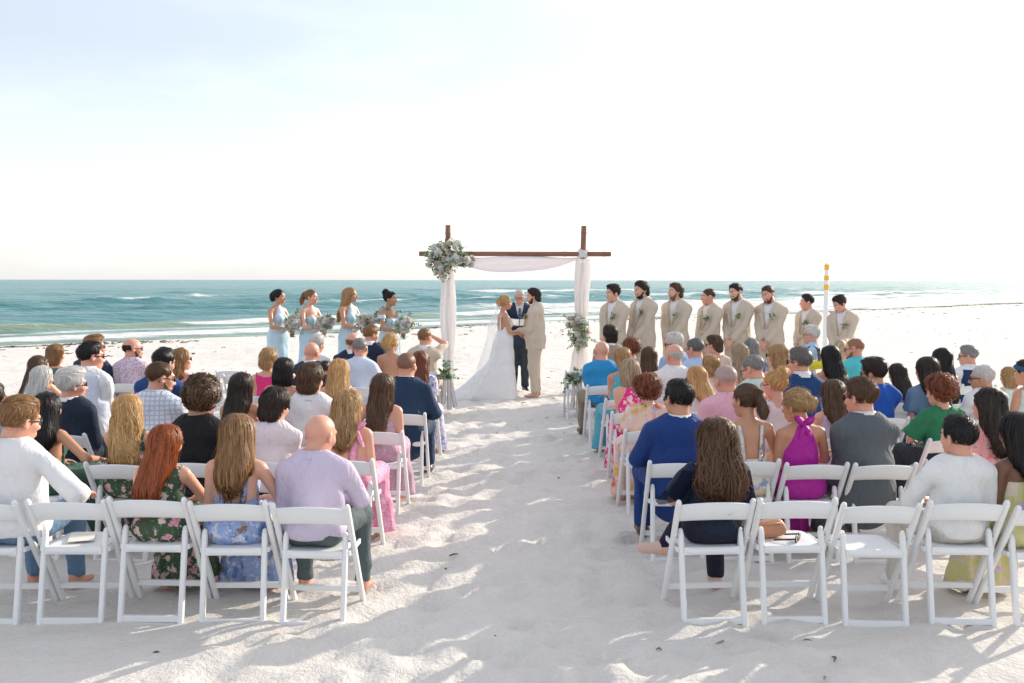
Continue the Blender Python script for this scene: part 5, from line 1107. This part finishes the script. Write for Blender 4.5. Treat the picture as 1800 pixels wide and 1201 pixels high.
def cloth_tube(path, rad, n, folds, amp, seed, sq=1.0):
    rng = np.random.default_rng(seed); path = np.asarray(path, float); m = len(path); V = []
    for i in range(m):
        for k in range(n):
            a = k / n * 2 * math.pi; r = rad[i] * (1 + amp * math.sin(folds * a + seed + 1.2 * math.sin(i * .35 + seed))); V.append(path[i] + np.array([math.cos(a) * r, math.sin(a) * r * sq, 0]))
    return np.array(V), [[i * n + k, i * n + (k + 1) % n, (i + 1) * n + (k + 1) % n, (i + 1) * n + k] for i in range(m - 1) for k in range(n)]
DRAPE = sheer((.92, .91, .91), .88, .5)
def build_arch():
    root = empty('wedding_arch', at_y(905, 700, YA) * [1, 1, 0] + [0, 0, ground(0, YA)]); tag(root, 'dark stained bamboo arch with crossed beam at the head of the aisle', 'arch'); o = np.array(root.location)
    lt, rt = at_y(787.5, 396, YA) - o, at_y(1026.5, 397, YA - .12) - o
    pole('post', (lt[0], 0, -.25), lt, .046, root, (.22, .42, .62, .82, .955)); pole('post', (at_y(1016, 700, YA)[0] - o[0], -.02, -.25), rt, .047, root, (.2, .4, .63, .85, .965))
    bl, br = at_y(737, 446.5, YA + .09) - o, at_y(1073, 447, YA - .02) - o; br[1] -= .10
    pole('beam', bl, br, .041, root, (.03, .27, .52, .76, .965))
    # cloth: a swag under the beam and a fall down each post
    for sd, (u0, u1) in ((-1, (787, 789)), (1, (1023, 1016))):
        d = empty('drape', root.location); tag(d, 'white chiffon drape tied to the arch post ' + ('under the large corner flowers' if sd < 0 else 'holding the oval flower cluster'), 'drape', 'chiffon drapes on the arch'); P = []; R = []
        for i in range(40):
            t = i / 39; v = 455 + (695 - 455) * t; q = at_y(u0 + (u1 - u0) * t + (2 if sd > 0 else 0), v, YA - (.03 if sd < 0 else .07 + .05 * (1 - t))) - o; P.append(q); w = .095 + .025 * math.sin(t * 7 + sd) + (.055 * t if sd > 0 else .02 * t)
            if sd > 0 and .42 < t < .68: w -= .02
            R.append(w)
        P[-1][2] = max(P[-1][2], .02); V, F = cloth_tube(P, R, 40, 7, .13, 3 + sd, .75); MB().add(V, F).build('hanging_cloth', DRAPE, d)
        if sd > 0:
            a = np.linspace(0, 2 * math.pi, 26); ctr = at_y(1025, 446, YA - .08) - o; V, F = cloth_tube([ctr + [.0, 0, z] for z in np.linspace(-.085, .095, 12)], [.05, .075, .088, .095, .096, .094, .097, .092, .085, .08, .066, .04], 30, 4, .08, 9, .85); MB().add(V, F).build('wrapped_knot', fabric((.84, .82, .83), .8, .2), d)
    d = empty('swag', root.location); tag(d, 'white chiffon swag hanging below the arch beam', 'swag'); V = []; nx, nz = 44, 9
    for i in range(nx):
        t = i / (nx - 1); u = 800 + (1024 - 800) * t; sag = 26 * math.sin(math.pi * min(1, t * 1.02)) ** .8 + 6 * (1 - t)
        for k in range(nz):
            w = k / (nz - 1); v = 451 + sag * w * 1.0 + 2 * math.sin(t * 9); q = at_y(u, v, YA - .07 + .05 * math.sin(w * 9 + t * 3) * (.4 + .6 * math.sin(math.pi * t))) - o; V.append(q)
    MB().add(V, [[i * nz + k, (i + 1) * nz + k, (i + 1) * nz + k + 1, i * nz + k + 1] for i in range(nx - 1) for k in range(nz - 1)]).build('draped_cloth', sheer((.78, .73, .76), .96, .22), d)
    c = at_y(787, 452, YA - .14); g = lambda u, v, y=0: at_y(u, v, YA - .14 + y) - c
    arrangement('corner_flowers', 'large white rose and eucalyptus arrangement on the arch corner', 'flowers', c, [(g(770, 448), (.17, .12, .17)), (g(792, 440), (.18, .13, .17)), (g(818, 458), (.15, .11, .09)), (g(778, 478), (.11, .10, .15)), (g(765, 462), (.13, .10, .12)), (g(800, 456), (.15, .12, .12))], 520, 32, 5, spray=16, seed=21, rs=1.25)
    c2 = at_y(1018, 583, YA - .14); g2 = lambda u, v: at_y(u, v, YA - .16) - c2
    arrangement('post_flowers', 'oval cluster of white roses and leaves tied halfway up the arch post', 'flowers', c2, [(g2(1018, 583), (.18, .12, .23)), (g2(1014, 570), (.15, .11, .15)), (g2(1022, 597), (.13, .10, .14))], 280, 19, 2, spray=10, seed=22, rs=1.2)
build_arch()

# ------------------------------------------------------------------ the couple, the officiant and the attendants
def standing(u, v, Y, rz, sex, **k):
    q = at_y(u, v, Y); z0 = ground(q[0], Y) - .012; s = (q[2] - z0) / ((.93 + .555 + .112 + .135) if sex == 'm' else (.93 + .525 + .108 + .135)); return person(pos=(q[0], Y, z0), rz=rz, s=s, sex=sex, pose='stand', lod=3, hsc=1.0, **k)
def boutonniere(p, seed):
    s = p['s']; b = arrangement('boutonniere', '', '', (0, 0, 0), [((0, 0, 0), (.02, .012, .025))], 16, 1, 0, spray=0, seed=seed, parent=empty('boutonniere'), rs=.75, lf=.75, face=(0, 1, .1))
    b.parent = p['root']; b.location = p['tp']((-.095, .142, .345)) * s; b.scale = (1, 1, 1)
    v, f3, f4 = ball((0, 0, 0), .008, 8, 4); 
    for z in (.175, .10): MB().add(v, f3).add(v, f4).build('button', plain('horn_button', (.12, .07, .04), .4), p['root'], loc=p['tp']((0, .150 + .01, z)) * s)
GM = [(1080, 500, 15.6, 'fluffy', 'dark', 'fair', None, 'groomsman standing first in line from the arch', .30, 1.25),
      (1131, 493, 15.7, 'mid', 'dark', 'fair', 'dark', 'groomsman standing second in line from the arch', .42, 1.30),
      (1189, 497, 15.8, 'mid', 'brown', 'fair', 'light', 'groomsman standing third in line from the arch', .35, 1.35),
      (1248, 506, 15.8, 'crop', 'brown', 'pink', None, 'groomsman standing fourth in line from the arch', .25, 1.25),
      (1298, 497, 15.7, 'short', 'dark', 'fair', 'brown', 'groomsman tilting the head, fifth in line from the arch', .35, 1.35),
      (1355, 501, 15.5, 'short', 'brown', 'pink', 'auburn', 'groomsman tilting the head, sixth in line from the arch', .55, 1.30),
      (1421, 516, 15.6, 'short', 'dark', 'pink', None, 'groomsman standing behind the tan wheelchair', .22, 1.15),
      (1482, 517, 15.1, 'fluffy', 'dark', 'pink', None, 'groomsman looking down at clasped hands beyond the marker post', .15, 1.35)]
for i, (u, v, Y, hr, hc, sk_, bd, lab, bl, face) in enumerate(GM):
    pp = standing(u, v, Y, face + 1.0 + (.12, -.1, .06, -.16, .02, .15, -.05, .1)[i], 'm', label=lab + ', tan suit', b=bl * .75, hair=hr, hairc=hc, skn=sk_, beard=bd, top='suit', mat=TAN, legs=TAN, feet='bare', arms=('clasp', 'clasp'), head=(-.45 + (.1, .25, -.1, .0, .22, .3, -.1, .0)[i], (-.05, -.16, .02, -.08, -.12, -.18, -.02, -.42)[i] if i < 7 else -.42, .16 if i in (4, 5) else 0), group='groomsmen in tan suits')
    boutonniere(pp, 50 + i)
BMD = [(488, 508, 15.8, 'updo', 'black', 'tan', 'halter', 'bridesmaid in pale blue halter gown at the outer end', -1.75),
       (545, 508, 15.8, 'pony', 'light', 'fair', 'strapless', 'bridesmaid in strapless pale blue gown between the two halter gowns', -1.8),
       (614, 504, 15.8, 'half', 'dirty', 'tan', 'halter', 'bridesmaid in pale blue halter gown beside the off-shoulder gown', -1.75),
       (684, 511, 15.7, 'topbun', 'black', 'olive', 'strapless', 'bridesmaid in off-shoulder pale blue gown beside the arch', -1.85)]
for i, (u, v, Y, hr, hc, sk_, ct, lab, face) in enumerate(BMD):
    pp = standing(u, v, Y, face - .35, 'f', label=lab, b=.15, hair=hr, hairc=hc, skn=sk_, top='dress', mat=MAID, cut=ct, arms=('bouquet', 'bouquet'), head=(.40, -.03, 0), hl=.52 if i == 1 else .30, group='bridesmaids in pale blue')
    if i == 3:
        for sd in (-1, 1):
            j = pp['J'][sd]; V, F = cloth_tube([j['S'] + (j['E'] - j['S']) * t for t in (.10, .22, .34)], [.058, .062, .058], 16, 3, .06, i, 1.0); MB().add(V * pp['s'], F).build('off_shoulder_sleeve', MAID, pp['root'])
    face = face - .35; M_ = Matrix.Rotation(face, 3, 'Z'); hp = (pp['J'][1]['H'] + pp['J'][-1]['H']) / 2 * pp['s'] + np.array([0, .05, .0]); w = np.array(pp['root'].location) + np.array(M_ @ Vector(hp)) + np.array([0, 0, .10])
    def bouquet(w, lab, seed, face):
        d = np.array([-math.sin(face), math.cos(face), 0]); b = arrangement('bouquet', lab, 'bouquet', w, [((0, 0, 0), (.105, .105, .10)), ((d[0] * .05, d[1] * .05, .02), (.10, .10, .09))], 130, 22, 1, 'bridesmaid bouquets', face=unit(d + [0, -.5, .35]), spray=4, seed=seed, rs=1.2, lf=1.0)
        m = MB(); rg = np.random.default_rng(seed)
        for k in range(14): a = rg.uniform(0, 6.3); m.tube([(0, 0, -.02), (.012 * math.cos(a), .012 * math.sin(a), -.10), (.035 * math.cos(a), .035 * math.sin(a), -.23)], .004, 5, tone=.4)
        m.build('stems', LEAF, b)
    bouquet(w, 'white rose bouquet of the ' + lab, 70 + i, face)
    if i == 2: bouquet(w + np.array([.27, .10, .10]), 'spare white rose bouquet between the off-shoulder gown and the halter gown', 79, face)
# groom
gr = standing(941, 506, 15.95, 1.38, 'm', label='groom in tan suit holding hands with the bride', b=.34, hair='mid', hairc='dark', skn='fair', beard='brown', top='suit', mat=TAN, legs=TANW, feet='bare', arms=('hold', 'hold'), head=(.10, -.12, 0), group='wedding couple')
boutonniere(gr, 66)
# officiant
of = standing(913, 507, 16.75, math.pi + .05, 'm', label='officiant in navy suit and glasses reading between the couple', b=.42, hair='crop', hairc='white', skn='pink', glasses='clear', top='suit', mat=fabric((.022, .040, .075)), legs=fabric((.030, .042, .055)), feet=SHOE_BK, arms=('book', 'book'), head=(0, -.35, 0), group='officiant')
pts = [of['tp']((0, y, z)) * of['s'] for y, z in ((.118, .475), (.140, .42), (.150, .34), (.155, .26), (.158, .19))]; V, F = ribbon_mesh(pts, [.030, .046, .058, .066, .07], (0, 1, .15), .006); MB().add(V, F).build('tie', printed((.05, .08, .22), ((.35, .45, .65), (.15, .2, .4)), 60.0, .35), of['root'])
bk = np.array(of['root'].location) + np.array([0, -.34, of['P0'][2] + .24]) * of['s']; bo = empty('book', bk); bo.rotation_euler = (rad(28), 0, 0); tag(bo, 'open black ceremony book in the hands of the officiant', 'book')
for sd in (-1, 1): MB().box((sd * .085, 0, 0), (.165, .225, .012), R=roty(sd * -.14)).build('cover', plain('black_cover', (.015, .015, .017), .5), bo); MB().box((sd * .082, 0, .012), (.150, .205, .010), R=roty(sd * -.14)).build('page_block', plain('paper', (.75, .73, .68), .8), bo)
# bride
def build_bride():
    br = standing(886, 518, 15.85, -1.32, 'f', label='bride in white gown with long veil and train', b=.12, hair='updo', hairc='blond', skn='tan', top='dress', mat=GOWN, cut='lowback', arms=('hold', 'hold'), head=(.05, -.05, 0), group='wedding couple')
    s = br['s']; root = br['root']
    pr = [RC((0, -.02, .84), (0, -.07, .0), .168, .34, (0, 1, 0), .95), RC((0, -.08, .55), (0, -.42, .05), .16, .30), RC((0, -.32, .16), (0.06, -.74, .02), .22, .22, (0, 0, 1), .6), RC((0, -.02, .95), (0, -.03, .7), .155, .20, (0, 1, 0), .85)]
    wf = wrinkle(.004, 77); ds = lambda P: wf(P) + .020 * np.sin(13 * np.arctan2(P[:, 0], P[:, 1] + .9) + 2 * P[:, 2]) * np.clip((.75 - P[:, 2]) / .6, 0, 1)
    V, F = mesh_sdf(pr, .018, .08, lambda P: np.maximum(.012 - P[:, 2], P[:, 2] - .97), ds); MB().add(V * s, F).build('skirt', GOWN, root)
    for sd in (-1, 1):
        tor = xf(torso('f', .12, .010), br['R'], br['P0']); pts = [br['tp']((sd * .105, yy, z)) for yy, z in ((-.12, .17), (-.11, .30), (-.07, .42), (.0, .46), (.06, .42), (.1, .33))]; p_, g_ = over_body(tor, pts, .003); V, F = ribbon_mesh(p_ * s, .045, g_); MB().add(V, F).build('strap', GOWN, root)
    V = []; nu, nv = 23, 34; hc_ = br['ho'] + br['hR'] @ np.array([0, -.085, .05])
    for k in range(nv):
        t = k / (nv - 1)
        for i in range(nu):
            w = (i / (nu - 1) - .5) * 2; half = .045 + .14 * min(1, t * 3) + .24 * t; y = hc_[1] - .035 - .11 * min(1, t * 4) - .10 * t - .52 * t ** 2.6 + .10 * w * w * min(1, t * 3); z = hc_[2] + .02 - (hc_[2] - .0) * min(1, t * 1.06) ** .95
            y += .022 * math.sin(w * 9 + t * 2) * min(1, t * 2); V.append((w * half, y, max(z, .035 + .01 * math.sin(w * 7))))
    MB().add(np.array(V) * s, [[k * nu + i, k * nu + i + 1, (k + 1) * nu + i + 1, (k + 1) * nu + i] for k in range(nv - 1) for i in range(nu - 1)]).build('veil', sheer((.93, .92, .92), .42, .5), root)
build_bride()

# ------------------------------------------------------------------ other things on the beach
def marker_post():
    Y = 24.0; q = at_y(1453.5, 462, Y); z0 = ground(q[0], Y); o = empty('marker_post', (q[0], Y, z0)); tag(o, 'tall white beach marker post with three yellow bands', 'post'); r = .058; H = q[2] - z0
    MB().tube([(0, 0, -.3), (0, 0, H - .01), (0, 0, H)], [r, r, r * .9], 20).build('pipe', plain('white_pipe', (.78, .77, .75), .5), o)
    for v0, v1 in ((465, 474), (484, 492), (500, 509)):
        za, zb = at_y(1453, v1, Y)[2] - z0, at_y(1453, v0, Y)[2] - z0; MB().tube([(0, 0, za), (0, 0, zb)], r + .004, 20).build('yellow_band', plain('yellow_tape', (.85, .42, .03), .5), o)
marker_post()
def recliner():
    """high-backed beach wheelchair beside the groomsmen"""
    Y = 13.9; c = at_y(1424, 640, Y); z0 = ground(c[0], Y); rz = 1.0; o = empty('beach_wheelchair', (c[0], Y, z0), rz); tag(o, 'beach wheelchair with tall tan padded back beside the groomsmen', 'wheelchair'); tanm = fabric((.40, .31, .20), .6); st = plain('chair_steel', (.45, .45, .46), .35, .05, .6)
    bk = [RC((-.20, -.18, .48), (-.20, -.46, 1.05), .05, .05), RC((.20, -.18, .48), (.20, -.46, 1.05), .05, .05), RC((0, -.18, .48), (0, -.47, 1.06), .06, .06), RC((-.19, -.46, 1.05), (.19, -.46, 1.05), .055, .055), RC((-.1, -.3, .75), (.1, -.3, .75), .06, .06)]
    V, F = mesh_sdf(bk, .02, .09, None, wrinkle(.004, 4, 25)); MB().add(V, F).build('back_cushion', tanm, o); V, F = mesh_sdf([RC((-.18, -.15, .42), (-.18, .28, .45), .05, .05), RC((.18, -.15, .42), (.18, .28, .45), .05, .05), RC((0, -.15, .42), (0, .28, .45), .055, .055)], .02, .09); MB().add(V, F).build('seat_cushion', tanm, o)
    for sd in (-1, 1):
        MB().tube([(sd * .27, -.48, 1.08), (sd * .27, -.20, .48), (sd * .27, .30, .42), (sd * .27, .42, .12)], .014, 8).build('side_tube', st, o); a = np.linspace(0, 2 * math.pi, 25); w = MB().tube(np.stack([sd * .33 + 0 * a, -.15 + .19 * np.sin(a), .20 + .19 * np.cos(a)], 1), .055, 8, cap=False).build('wheel', plain('balloon_tyre', (.62, .60, .52), .6), o); MB().tube([(sd * .27, -.15, .20), (sd * .37, -.15, .20)], .05, 12).build('hub', st, w)
    q = at_y(1408, 571, Y); s = .90
    person('person in pale blue shirt reclining in the tan wheelchair', (c[0] - .10, Y - .02, z0), rz + .1, s, 'm', .4, 'sit', 2, lean=-.22, head=(.15, .0, 0), skn='pink', hair='fluffy', hairc='white', top='shirt', mat=PALEB, legs=KHAKI, feet=SHOE_WH, glasses='clear', seat=.47, zs=max(.85, min(1.05, ((q[2] - z0 - .48) / s - .088 - .25) / .555)))
    b = at_y(1427, 625, 12.1); z1 = ground(b[0], 12.1); e = empty('beach_bag', (b[0], 12.1, z1)); tag(e, 'yellow and orange tote bag with a black and white strap behind the wheelchair', 'bag')
    V, F = mesh_sdf([RC((-.13, 0, .62), (.13, 0, .62), .07, .07), RC((-.14, 0, .90), (.14, 0, .90), .06, .06)], .018, .08, None, wrinkle(.006, 3, 30)); MB().add(V, F).build('bag_body', printed((.80, .66, .05), ((.05, .05, .05), (.75, .30, .05)), 14.0, .34), e)
    MB().tube([(-.10, 0, .94), (-.08, -.01, 1.10), (.0, -.02, 1.15), (.08, -.01, 1.10), (.10, 0, .94)], .022, 8).build('handle', tiled((.02, .02, .02), (.75, .75, .75), (.02, .02, .02), 12.0), e)
    f = MB(); [f.tube([(sx * .16, sy * .1, 0), (sx * .14, sy * .05, .58)], .012, 6) for sx in (-1, 1) for sy in (-1, 1)]; f.build('stand', st, e)
recliner()
def small_things():
    x, y = EC2[1:3]; z = ground(x, y) + .413
    o = empty('handbag', (x - .09, y + .03, z), .3); tag(o, 'small tan leather bag lying on the empty chair seat', 'bag'); V, F = mesh_sdf([RC((-.07, 0, .045), (.07, 0, .05), .045, .042), RC((-.06, .0, .08), (.06, 0, .085), .028, .028)], .009, .03, lambda P: .002 - P[:, 2], wrinkle(.004, 6, 60)); tm = plain('tan_leather', (.46, .22, .12), .5); MB().add(V, F).build('pouch', tm, o); MB().tube([(-.08, -.01, .06), (-.05, -.05, .10), (.04, -.055, .10), (.08, -.01, .07)], .006, 6).build('strap', tm, o)
    g = empty('sunglasses', (x + .055, y - .06, z + .004), 1.1); tag(g, 'black wrap sunglasses lying on the empty chair seat', 'sunglasses'); fr = MB()
    for sd in (-1, 1):
        a = np.linspace(0, 2 * math.pi, 15); fr.tube(np.stack([sd * .035 + .029 * np.cos(a), 0 * a, .024 + .021 * np.sin(a)], 1), .004, 6, cap=False); fr.bar((sd * .066, 0, .03), (sd * .068, .12, .012), .005, .009, (1, 0, 0)); L = MB(); p = np.stack([sd * .035 + .028 * np.cos(a[:-1]), 0 * a[:-1], .024 + .020 * np.sin(a[:-1])], 1); L.add(np.concatenate([p, [p.mean(0) + [0, -.004, 0]]]), [[i, (i + 1) % 14, 14] for i in range(14)]); L.build('lens', glassy((.05, .07, .03)), g)
    fr.tube([(-.008, 0, .03), (.008, 0, .03)], .004, 6); fr.build('frame', plain('black_plastic', (.012, .012, .012), .3), g)
    pm = plain('paper', (.75, .73, .68), .8); x, y = EC1[1:3]; tag(MB().box((0, 0, 0), (.14, .20, .002)).build('paper_programme', pm, loc=(x - .02, y + .02, ground(x, y) + .417), rot=(0, 0, .35)), 'folded white ceremony programme lying on the empty chair seat', 'paper')
    p = on_ground(1416, 947, .01) if False else on_ground(1448, 1048, .01); tag(MB().add([(-.05, -.03, .0), (.05, -.03, .012), (.06, .03, .03), (0, .05, .05), (-.05, .03, .0), (0, 0, .025)], [[0, 1, 5], [1, 2, 5], [2, 3, 5], [3, 4, 5], [4, 0, 5]]).build('paper_scrap', pm, loc=(p[0], p[1], ground(p[0], p[1]) + .012)), 'crumpled scrap of white paper on the sand under the empty chairs', 'paper')
    for (u, v, L, a, lab) in ((798, 986, .075, .7, 'short dark twig on the aisle sand beside the lavender shirt row'), (921, 710, .09, 2.4, 'small dark twig on the sand in front of the groom'), (995, 727, .08, 2.6, 'thin dark twig on the sand near the front aisle chairs')):
        p = on_ground(u, v); tag(MB().tube([(-L / 2, 0, .004), (0, .004, .009), (L / 2, 0, .006)], [.004, .006, .003], 6).build('twig', plain('twig_bark', (.05, .035, .025), .8), loc=(p[0], p[1], ground(p[0], p[1]) + .012), rot=(0, 0, a)), lab, 'twig')
    for (u, v, Y, lab, sd) in ((786, 655, 13.42, 'white sash and leaves tied to the front chair of the tan-suited man', 0), (1013, 662, 13.42, 'white sash with green leaves tied to the empty front aisle chair', 1)):
        c = at_y(u, v, Y); b = arrangement('chair_flowers', lab, 'flowers', c, [((0, 0, 0), (.09, .06, .07)), ((-.04, 0, -.04), (.06, .05, .05))], 46, 3, 0, 'flowers on the front aisle chairs', spray=6, seed=90 + sd, rs=1.1, lf=1.25)
        for k, (dx, L) in enumerate(((-.03, .42), (.02, .50), (.06, .46))):
            pts = [(dx + .12 * (i / 7) ** 2 * (k - .6) * .35, -.03 + .012 * math.sin(i * 1.4 + k), -.02 - L * i / 7) for i in range(8)]; V, F = ribbon_mesh(pts, [.03, .035, .04, .045, .05, .055, .06, .06], (0, -1, 0), .003); MB().add(V, F).build('sash_tail', fabric((.80, .76, .74), .6, .2), b)
small_things()
def litter():
    """scraps of weed and shell trodden into the dry sand"""
    rng = np.random.default_rng(31); mb = MB()
    for k in range(420):
        x, y = (rng.uniform(-2, 2), rng.uniform(4.2, 17)) if k < 40 else (rng.uniform(-24, 34), rng.uniform(15, 40))
        if shore(x, y) > -1: continue
        z = ground(x, y) + .004; L = rng.uniform(.012, .05) * (1 if k < 40 else 1.6); a = rng.uniform(0, 6.3); mb.tube([(x, y, z), (x + L * math.cos(a), y + L * math.sin(a), z + .006), (x + 1.7 * L * math.cos(a + .4), y + 1.7 * L * math.sin(a + .4), z)], [.003, .006, .002], 5, tone=rng.random() + .01)
    tag(mb.build('litter', leafmat((.07, .05, .035), (.42, .36, .30))), 'scattered scraps of dry weed and shell on the sand', 'litter', kind='stuff')
litter()
print('SCRIPT', round(time.time() - T0, 1), 's; triangles', sum(len(m.polygons) * 2 for m in bpy.data.meshes))
